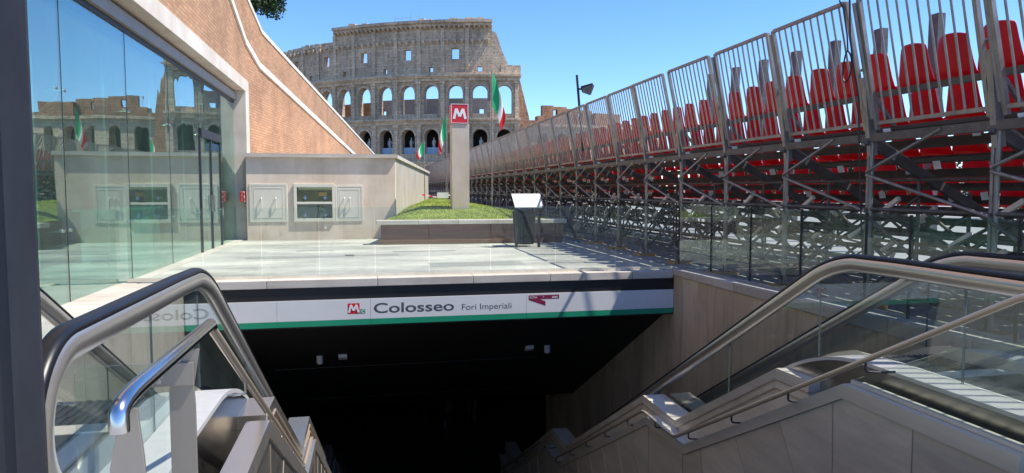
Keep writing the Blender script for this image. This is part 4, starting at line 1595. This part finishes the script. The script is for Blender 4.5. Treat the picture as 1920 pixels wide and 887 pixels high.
def arc_wall(mb, uc, z0, z1, ztop_arch, zsill, aw, r0, r1, mi=0):
    """one bay of wall with an arched opening"""
    hw = BW / 2
    da = math.degrees(aw / RC)
    N = 10
    zs = ztop_arch - aw
    L = [(-hw, None)]
    arch = [(-da, zsill), (-da, zs)] + [(-da * math.cos(math.pi * k / N), zs + aw * math.sin(math.pi * k / N)) for k in range(1, N)] + [(da, zs), (da, zsill)]
    for r, flip in ((r0, 0), (r1, 1)):
        # left pier, right pier, sill, spandrels
        mb.quad(cp(uc - hw, r, z0), cp(uc - da, r, z0), cp(uc - da, r, z1), cp(uc - hw, r, z1), mi=mi)
        mb.quad(cp(uc + da, r, z0), cp(uc + hw, r, z0), cp(uc + hw, r, z1), cp(uc + da, r, z1), mi=mi)
        mb.quad(cp(uc - da, r, z0), cp(uc + da, r, z0), cp(uc + da, r, zsill), cp(uc - da, r, zsill), mi=mi)
        top = arch[1:-1]
        for (a, za), (b, zb) in zip(top, top[1:]):
            mb.quad(cp(uc + a, r, za), cp(uc + b, r, zb), cp(uc + b, r, z1), cp(uc + a, r, z1), mi=mi)
    for (a, za), (b, zb) in zip(arch + [arch[0]], arch[1:] + [arch[0], arch[0]]):
        if (a, za) != (b, zb):
            mb.quad(cp(uc + a, r0, za), cp(uc + b, r0, zb), cp(uc + b, r1, zb), cp(uc + a, r1, za), mi=mi)


def ring(mb, ua, ub, r0, r1, z0, z1, seg=1.4, cap=True):
    n_ = max(1, int(abs(ub - ua) / seg))
    for k in range(n_):
        a, b = ua + (ub - ua) * k / n_, ua + (ub - ua) * (k + 1) / n_
        mb.hexa([cp(a, r1, z0), cp(b, r1, z0), cp(b, r0, z0), cp(a, r0, z0), cp(a, r1, z1), cp(b, r1, z1), cp(b, r0, z1), cp(a, r0, z1)])


uR = U0 + BW / 2 + .55
uL = U0 + (K0 - .5) * BW
rc = random.Random(11)
for lv, (z0, z1, za, zs) in enumerate(LV):
    for k in range(K0, K1 + 1):
        uc = U0 + k * BW
        m = MB()
        arc_wall(m, uc, z0, z1, za, zs, 2.15 if lv == 2 else 2.1, RC, RC - 2.6)
        part('arcade_bay', m, M['colo'], co)
    for k in range(K0, K1 + 2):
        uc = U0 + (k - .5) * BW
        m = MB()
        pts = []
        hw_ = .55
        da = math.degrees(hw_ / RC)
        m.hexa([cp(uc - da, RC + .75, z0 + .1), cp(uc + da, RC + .75, z0 + .1), cp(uc + da, RC - .1, z0 + .1), cp(uc - da, RC - .1, z0 + .1),
                cp(uc - da, RC + .75, z1 - 1.6), cp(uc + da, RC + .75, z1 - 1.6), cp(uc + da, RC - .1, z1 - 1.6), cp(uc - da, RC - .1, z1 - 1.6)])
        d2 = da * 1.35
        m.hexa([cp(uc - d2, RC + .95, z1 - 2.4), cp(uc + d2, RC + .95, z1 - 2.4), cp(uc + d2, RC - .1, z1 - 2.4), cp(uc - d2, RC - .1, z1 - 2.4),
                cp(uc - d2, RC + 1.05, z1 - 1.55), cp(uc + d2, RC + 1.05, z1 - 1.55), cp(uc + d2, RC - .1, z1 - 1.55), cp(uc - d2, RC - .1, z1 - 1.55)])
        part('half_column', m, M['colo_trim'], co)
    # cornice: architrave, dentil band, projecting slab
    m = MB()
    ring(m, uL, uR, RC + .6, RC - .2, z1 - 1.55, z1 - .75)
    part('architrave', m, M['colo_trim'], co)
    m = MB()
    ring(m, uL, uR + .15, RC + 1.45, RC - .2, z1 - .35, z1 + .15)
    ring(m, uL, uR + .08, RC + 1.0, RC - .2, z1 - .75, z1 - .35)
    part('cornice', m, M['colo_trim'], co)
    # archivolts
    for k in range(K0, K1 + 1):
        uc = U0 + k * BW
        m = MB()
        aw = 2.15
        zsp = za - aw
        for q in range(10):
            a0, a1 = math.pi * q / 10, math.pi * (q + 1) / 10
            P4 = []
            for rr_ in (RC + .22, RC - .05):
                for aa, ra in ((a0, aw), (a1, aw), (a1, aw + .55), (a0, aw + .55)):
                    P4.append(cp(uc - math.degrees(ra * math.cos(aa) / RC), rr_, zsp + ra * math.sin(aa)))
            m.hexa(P4)
        part('archivolt', m, M['colo_trim'], co)
# floors and backing behind the arcades
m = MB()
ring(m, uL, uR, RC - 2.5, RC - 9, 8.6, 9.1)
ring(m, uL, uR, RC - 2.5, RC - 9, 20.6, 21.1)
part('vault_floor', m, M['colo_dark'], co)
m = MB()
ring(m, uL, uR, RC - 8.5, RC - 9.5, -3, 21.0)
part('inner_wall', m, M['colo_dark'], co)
# inner wall seen through the top arcade
m = MB()
ring(m, uL, -26, RC - 11, RC - 13, 20, 28.2)
part('inner_brick_wall', m, M['colo_brick'], co)
m = MB()
for k in range(K0, K1):
    uc = U0 + k * BW
    if uc > -26:
        ring(m, uc - 2.11, uc - .55, RC - 11, RC - 12, 20, 28.6)
        ring(m, uc + .35, uc + 2.11, RC - 11, RC - 12, 20, 28.6)
        ring(m, uc - .55, uc + .35, RC - 11, RC - 12, 20, 22.6)
        ring(m, uc - .55, uc + .35, RC - 11, RC - 12, 25.4, 28.6)
part('inner_pale_wall', m, M['colo_pale'], co)
# attic: per bay with window
for k in range(K0, K1):
    uc = U0 + k * BW
    even = (k % 2 == 0)
    ww, wz0, wz1 = (1.1, 38.2, 41.2) if even else (.62, 34.7, 36.1)
    dw = math.degrees(ww / RC)
    hwb = BW / 2
    ztop = 48.6
    if k == -7:
        ztop = 48.2
    if k < -7:
        ztop = 45.6 - .25 * (-8 - k)
    if k == -8:
        ztop = 45.2
    zc2 = ztop
    for r0_, r1_ in ((RC - .2, RC - 2.0),):
        for a, b, c, d in ((-hwb, -dw, 33.6, ztop), (dw, hwb, 33.6, ztop), (-dw, dw, 33.6, wz0), (-dw, dw, wz1, ztop)):
            m = MB()
            m.hexa([cp(uc + a, r0_, c), cp(uc + b, r0_, c), cp(uc + b, r1_, c), cp(uc + a, r1_, c), cp(uc + a, r0_, d), cp(uc + b, r0_, d), cp(uc + b, r1_, d), cp(uc + a, r1_, d)])
            part('attic_wall', m, M['colo'], co)
    # corbels
    for q in range(3):
        m = MB()
        uq = uc + (-1.25 + 1.25 * q)
        m.hexa([cp(uq - .22, RC + .75, 42.9), cp(uq + .22, RC + .75, 42.9), cp(uq + .22, RC - .3, 42.3), cp(uq - .22, RC - .3, 42.3), cp(uq - .26, RC + .85, 43.6), cp(uq + .26, RC + .85, 43.6), cp(uq + .26, RC - .3, 43.6), cp(uq - .26, RC - .3, 43.6)])
        part('corbel', m, M['colo_trim'], co)
    # pilaster
    up = uc - hwb
    m = MB()
    m.hexa([cp(up - .33, RC + .2, 34.5), cp(up + .33, RC + .2, 34.5), cp(up + .33, RC - .3, 34.5), cp(up - .33, RC - .3, 34.5),
            cp(up - .33, RC + .2, min(46.8, ztop - .5)), cp(up + .33, RC + .2, min(46.8, ztop - .5)), cp(up + .33, RC - .3, min(46.8, ztop - .5)), cp(up - .33, RC - .3, min(46.8, ztop - .5))])
    part('pilaster', m, M['colo_trim'], co)
    if ztop > 47:
        m = MB()
        ring(m, uc - hwb, uc + hwb, RC + .55, RC - 2.0, 47.3, 48.1)
        ring(m, uc - hwb, uc + hwb, RC + 1.25, RC - 2.2, 48.1, 48.9)
        for q in range(5):
            uq = uc - hwb + (q + .5) * BW / 5
            m.hexa([cp(uq - .16, RC + 1.0, 46.9), cp(uq + .16, RC + 1.0, 46.9), cp(uq + .16, RC - .2, 46.5), cp(uq - .16, RC - .2, 46.5), cp(uq - .16, RC + 1.1, 47.5), cp(uq + .16, RC + 1.1, 47.5), cp(uq + .16, RC - .2, 47.5), cp(uq - .16, RC - .2, 47.5)])
        part('top_cornice', m, M['colo_trim'], co)
# attic plinth course and loose stones on top
m = MB()
ring(m, uL, uR - 1.2, RC + .25, RC - .25, 33.75, 34.5)
part('plinth_course', m, M['colo_trim'], co)
m = MB()
for q in range(60):
    u_ = rc.uniform(-46, -2)
    zt = 48.9 if u_ > -29.5 else 45.0 - .06 * (-30 - u_)
    if u_ < -29.5 and rc.random() < .3 or u_ > -29.5 and not (-27 < u_ < -22 or -13 < u_ < -9 or -7 < u_ < -2):
        continue
    wq, hq = rc.uniform(.3, .9), rc.uniform(.3, 1.0)
    m.hexa([cp(u_ - wq, RC + .2, zt - .6), cp(u_ + wq, RC + .2, zt - .6), cp(u_ + wq, RC - 1.5, zt - .6), cp(u_ - wq, RC - 1.5, zt - .6),
            cp(u_ - wq * .8, RC, zt + hq), cp(u_ + wq * .7, RC, zt + hq * .8), cp(u_ + wq * .7, RC - 1.2, zt + hq), cp(u_ - wq * .8, RC - 1.2, zt + hq * .9)])
part('loose_blocks', m, M['colo_trim'], co, kind='stuff')
# broken right end of the attic: wall tapering down to the cornice, buttress behind
ue = U0 - BW / 2
for r0_, r1_, mt in ((RC - .22, RC - 2.0, 'colo'),):
    pr = [(ue, 46.0), (ue + .7, 45.3), (ue + 1.0, 44.0), (ue + 1.7, 40.5), (ue + 2.3, 38.2), (ue + 3.0, 35.4), (ue + 3.1, 35.2)]
    for (a, z_a), (b, z_b) in zip(pr, pr[1:]):
        m = MB().hexa([cp(a, r0_, 33.6), cp(b, r0_, 33.6), cp(b, r1_, 33.6), cp(a, r1_, 33.6), cp(a, r0_, z_a), cp(b, r0_, z_b), cp(b, r1_, z_b), cp(a, r1_, z_a)])
        part('broken_attic', m, M['colo_trim'], co)
m = MB()
ring(m, ue + 1.5, uR + .1, RC + .2, RC - .4, 33.75, 36.4)
part('parapet', m, M['colo_trim'], co)
# sloping brick buttress at the cut end
bz = [(-3, 4.6), (9.2, 4.2), (22, 3.0), (33, .2)]
for (za, wa), (zb, wb) in zip(bz, bz[1:]):
    ub = uR - .2
    ka, kb = ub + math.degrees(wa / RC) * 1.0, ub + math.degrees(wb / RC) * 1.0
    m = MB().hexa([cp(ub, RC - .6, za), cp(ka, RC - .6, za), cp(ka, RC - 4, za), cp(ub, RC - 4, za), cp(ub, RC - .6, zb), cp(kb, RC - .6, zb), cp(kb, RC - 4, zb), cp(ub, RC - 4, zb)])
    part('buttress', m, M['colo_brick'], co)
# lower inner ring continuing to the right
RI = RC - 12
for lv, (z0, z1, za, zs) in enumerate(LV[:2]):
    for k in range(1, 10):
        uc = U0 + k * BW
        m = MB()
        arc_wall(m, uc, z0, z1 - (0 if lv == 0 else .5), za, zs, 2.0, RI, RI - 3)
        part('inner_arcade_bay', m, M['colo_trim'] if lv else M['colo'], co)
    m = MB()
    ring(m, uR - 1, uR + 40, RI + .9, RI - .2, z1 - 1.0, z1 - .2)
    part('inner_cornice', m, M['colo_trim'], co)
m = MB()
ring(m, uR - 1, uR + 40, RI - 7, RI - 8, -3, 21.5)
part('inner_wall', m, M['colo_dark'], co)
for (a, b, z1) in ((uR + .4, uR + 5.2, 22.6), (uR + 5.2, uR + 6.6, 24.0), (uR + 6.6, uR + 12.5, 27.4), (uR + 12.5, uR + 19, 26.6), (uR + 19, uR + 26, 25.4), (uR + 26, uR + 40, 22.5)):
    m = MB()
    if z1 > 26:
        du = (b - a)
        ring(m, a, a + du * .45, RI - 5, RI - 7, 20, z1)
        ring(m, a + du * .45, a + du * .62, RI - 5, RI - 7, 20, z1 - 3.2)
        ring(m, a + du * .45, a + du * .62, RI - 5, RI - 7, z1 - 1.2, z1 - .3)
        ring(m, a + du * .62, b, RI - 5, RI - 7, 20, z1 - .3)
    else:
        ring(m, a, b, RI - 3, RI - 7, 20, z1)
    part('brick_ruin', m, M['colo_brick'], co)
# barriers and statues in the second tier
stm = MB()
stm.tube([(0, 0, 0), (0, 0, .3)], .45, 8)
stm.tube([(.0, 0, .3), (-.12, 0, 1.1), (0, 0, 1.8), (.02, 0, 2.5), (0, 0, 2.75)], [.26, .24, .26, .34, .12], 8)
stm.tube([(0, 0, 2.7), (0, 0, 2.85), (0, 0, 3.1), (0, 0, 3.22)], [.08, .17, .17, .08], 8)
stm.tube([(.3, 0, 2.55), (.5, -.1, 2.1), (.35, -.3, 1.8)], [.1, .09, .07], 6)
stm.tube([(-.3, 0, 2.55), (-.42, 0, 2.0), (-.36, 0, 1.5)], [.1, .09, .07], 6)
stm.tube([(.12, 0, .3), (.22, 0, 1.0), (.1, 0, 1.7)], [.13, .13, .18], 6)
st_me = stm.mesh('statue', M['statue'])
for k in range(-9, 0):
    uc = U0 + k * BW
    m = MB()
    ring(m, uc - 1.15, uc + 1.15, RC - 1.2, RC - 1.35, 11.6, 13.5)
    part('arch_barrier', m, M['barrier'], co)
    o = bpy.data.objects.new('statue', st_me)
    COL.objects.link(o)
    o.location = cp(uc + .12, RC - 2.2, 12.4)
    o.scale = (1.25, 1.25, 1.25)
    o.rotation_euler = (0, 0, rc.uniform(-.6, .6))
    pos = {-1: 'just right of the M pillar', -2: 'hidden behind the M pillar', -3: 'first left of the M pillar', -4: 'second left of the M pillar', -5: 'third left of the M pillar', -6: 'fourth left of the M pillar', -7: 'fifth left of the M pillar', -8: 'sixth left of the M pillar', -9: 'seventh left of the M pillar'}[k]
    setp(o, 'pale statue inside the dark amphitheatre arch ' + pos, 'statue', 'statues in the second tier arches')
# small scaffold frame on the roof edge
single('roof_scaffold', MB().tube([cp(-17.5, RC - 1, 48.5), cp(-17.5, RC - 1, 51.3)], .06, 6).tube([cp(-14.5, RC - 1, 48.5), cp(-14.5, RC - 1, 51.3)], .06, 6)
       .tube([cp(-17.5, RC - 1, 50.3), cp(-14.5, RC - 1, 50.3)], .05, 6).tube([cp(-13, RC - 1, 48.5), cp(-13, RC - 1, 51)], .06, 6), M['galv'],
       'thin metal frame standing on the amphitheatre rim', 'scaffold')


# ================================================================== TREES
def leaf_cloud(mb, c, rad, n_, size, rg_, mis=(0,), flat=.6):
    for q in range(n_):
        while True:
            p = Vector((rg_.uniform(-1, 1), rg_.uniform(-1, 1), rg_.uniform(-1, 1)))
            if .35 < p.length < 1:
                break
        p = Vector((c[0] + p.x * rad[0], c[1] + p.y * rad[1], c[2] + p.z * rad[2]))
        a = Vector((rg_.gauss(0, 1), rg_.gauss(0, 1), rg_.gauss(0, flat))).normalized() * size * rg_.uniform(.5, 1.2)
        b = a.cross(Vector((rg_.gauss(0, 1), rg_.gauss(0, 1), rg_.gauss(0, 1)))).normalized() * size * rg_.uniform(.3, .7)
        mb.quad(p - a, p - b, p + a, p + b)


def pine(x, y, z0, htrunk, rx, rz, lab, seed):
    rg_ = random.Random(seed)
    t = root('pine_tree', (x, y, z0), lab, 'tree')
    part('trunk', MB().tube([(x, y, z0), (x + .3, y, z0 + htrunk * .5), (x + .1, y, z0 + htrunk)], [.45, .34, .26], 10), M['bark'], t)
    m = MB()
    for q in range(7):
        a = q * .9
        m.tube([(x + .1, y, z0 + htrunk - 1.0), (x + rx * .4 * math.cos(a), y + rx * .4 * math.sin(a), z0 + htrunk + .6), (x + rx * .75 * math.cos(a), y + rx * .75 * math.sin(a), z0 + htrunk + 1.4)], [.16, .1, .04], 6)
    part('limbs', m, M['bark'], t)
    m = MB()
    for q in range(46):
        a, r_ = rg_.uniform(0, 6.28), rx * math.sqrt(rg_.random()) * .9
        zc_ = z0 + htrunk + 1.2 + rg_.uniform(-.5, 1.1) * rz * .5 * (1 - (r_ / rx) ** 2 * .6)
        leaf_cloud(m, (x + r_ * math.cos(a), y + r_ * math.sin(a), zc_), (rx * .26, rx * .26, rz * .33), 420, .13, rg_)
    part('crown', m, M['leaf'], t)


pine(-8.6, 50, 5, 8.0, 3.3, 3.0, 'dark umbrella pine crown above the upper brick wall', 5)
# small bushes growing in the ruin
m = MB()
rgb = random.Random(2)
leaf_cloud(m, cp(2.2, RC - 1, 15.2), (1.2, 1.2, 1.0), 260, .3, rgb)
single('ruin_bush', m, M['leaf2'], 'green bush growing in an arch right of the tall flag', 'bush')

# distant trees across the street behind the stand
NM = ['nearest', 'second', 'third', 'fourth', 'fifth', 'sixth', 'seventh', 'eighth', 'ninth', 'tenth', 'eleventh', 'farthest']
for i in range(12):
    tx, ty, hh = 29 + (i % 3) * .8, 3.5 + 5.0 * i, 4.4 + .25 * math.sin(i * 2.1)
    t = root('street_tree', (tx, ty, 0), 'leafy tree across the street glimpsed through the stand, ' + NM[i] + ' in the row', 'tree', 'trees beyond the grandstand')
    part('trunk', MB().tube([(tx, ty, 0), (tx + .1, ty, hh * .55)], [.22, .14], 8), M['bark'], t)
    m = MB()
    rq = random.Random(30 + i)
    for q in range(16):
        leaf_cloud(m, (tx + rq.uniform(-1.2, 1.2), ty + rq.uniform(-2.1, 2.1), hh * .50 + rq.uniform(-1.0, 1.2)), (.9, .9, .75), 190, .15, rq)
    part('crown', m, M['leaf2'], t)


# ================================================================== PEOPLE (barely visible in the dark hall)
def person(x, y, z0, lab, rz, shirt, trousers, h=1.7, stride=.12):
    t = root('person', (x, y, z0), lab, 'person')
    t.rotation_euler = (0, 0, rz)
    s = h / 1.7
    V = [(0, 0, .92), (0, 0, 1.08), (0, 0, 1.28), (0, 0, 1.43), (0, .01, 1.50), (0, .02, 1.56),
         (-.17, 0, 1.40), (-.22, .02, 1.13), (-.23, -.08, .90), (-.23, -.11, .82),
         (.17, 0, 1.40), (.22, .0, 1.13), (.23, .10, .90), (.23, .13, .82),
         (-.09, 0, .86), (-.10, -stride * .4, .48), (-.10, -stride * .2 + .06, .09), (-.10, -stride * .2 - .1, .03),
         (.09, 0, .86), (.10, stride, .48), (.10, stride + .12, .10), (.10, stride + .0, .03)]
    Ed = [(0, 1), (1, 2), (2, 3), (3, 4), (4, 5), (3, 6), (6, 7), (7, 8), (8, 9), (3, 10), (10, 11), (11, 12), (12, 13), (0, 14), (14, 15), (15, 16), (16, 17), (0, 18), (18, 19), (19, 20), (20, 21)]
    Rd = [.14, .125, .15, .12, .055, .05, .06, .045, .032, .03, .06, .045, .032, .03, .085, .06, .042, .035, .085, .06, .042, .035]
    me = bpy.data.meshes.new('body')
    me.from_pydata([tuple(c * s for c in v) for v in V], Ed, [])
    o = bpy.data.objects.new('body', me)
    COL.objects.link(o)
    o.parent = t
    sk = o.modifiers.new('skin', 'SKIN')
    for i_, r_ in enumerate(Rd):
        me.skin_vertices[0].data[i_].radius = (r_ * s, r_ * s * .8)
    me.skin_vertices[0].data[0].use_root = True
    sb = o.modifiers.new('sub', 'SUBSURF')
    sb.levels = sb.render_levels = 2
    me.materials.append(shirt)
    hd_ = MB().tube([(0, -.01, 1.50 * s), (0, -.01, 1.54 * s), (0, -.02, 1.62 * s), (0, -.01, 1.69 * s), (0, 0, 1.74 * s), (0, 0, 1.755 * s)], [.04, .07, .085, .085, .055, .02], 12)
    part('head', hd_, M['skin'], t, local=True)
    hr_ = MB().tube([(0, .02, 1.62 * s), (0, .015, 1.70 * s), (0, .01, 1.76 * s), (0, .01, 1.775 * s)], [.085, .094, .065, .02], 12)
    part('hair', hr_, M['cloth_b'], t, local=True)
    for sx in (-.10, .10):
        yy_ = -.02 if sx < 0 else stride
        part('trouser_leg', MB().tube([(sx * .8, 0, .93 * s), (sx, yy_ * .8, .5 * s), (sx, yy_ + .05, .12 * s)], [.11, .08, .06], 10), trousers, t, local=True)
    for sx in (-1, 1):
        hy = -.11 if sx < 0 else .13
        for q in range(5):
            fx = sx * .23 + (q - 2) * .014
            part('finger', MB().tube([(fx, hy, .81 * s), (fx + .003 * sx, hy - .01, (.75 + .012 * abs(q - 2)) * s)], [.010, .006], 6), M['skin'], t, local=True)


person(2.6, 23.6, -7.0, 'person in a shirt darkened as if shaded, walking in the dark hall below', .2, M['cloth_a'], M['cloth_b'], 1.72)
person(3.6, 24.6, -7.0, 'shadowy person standing farthest right in the underground hall', 2.8, M['cloth_b'], M['cloth_a'], 1.68)
person(2.0, 25.2, -7.0, 'shadowy person walking leftmost in the underground hall', 3.3, M['cloth_b'], M['cloth_b'], 1.75)
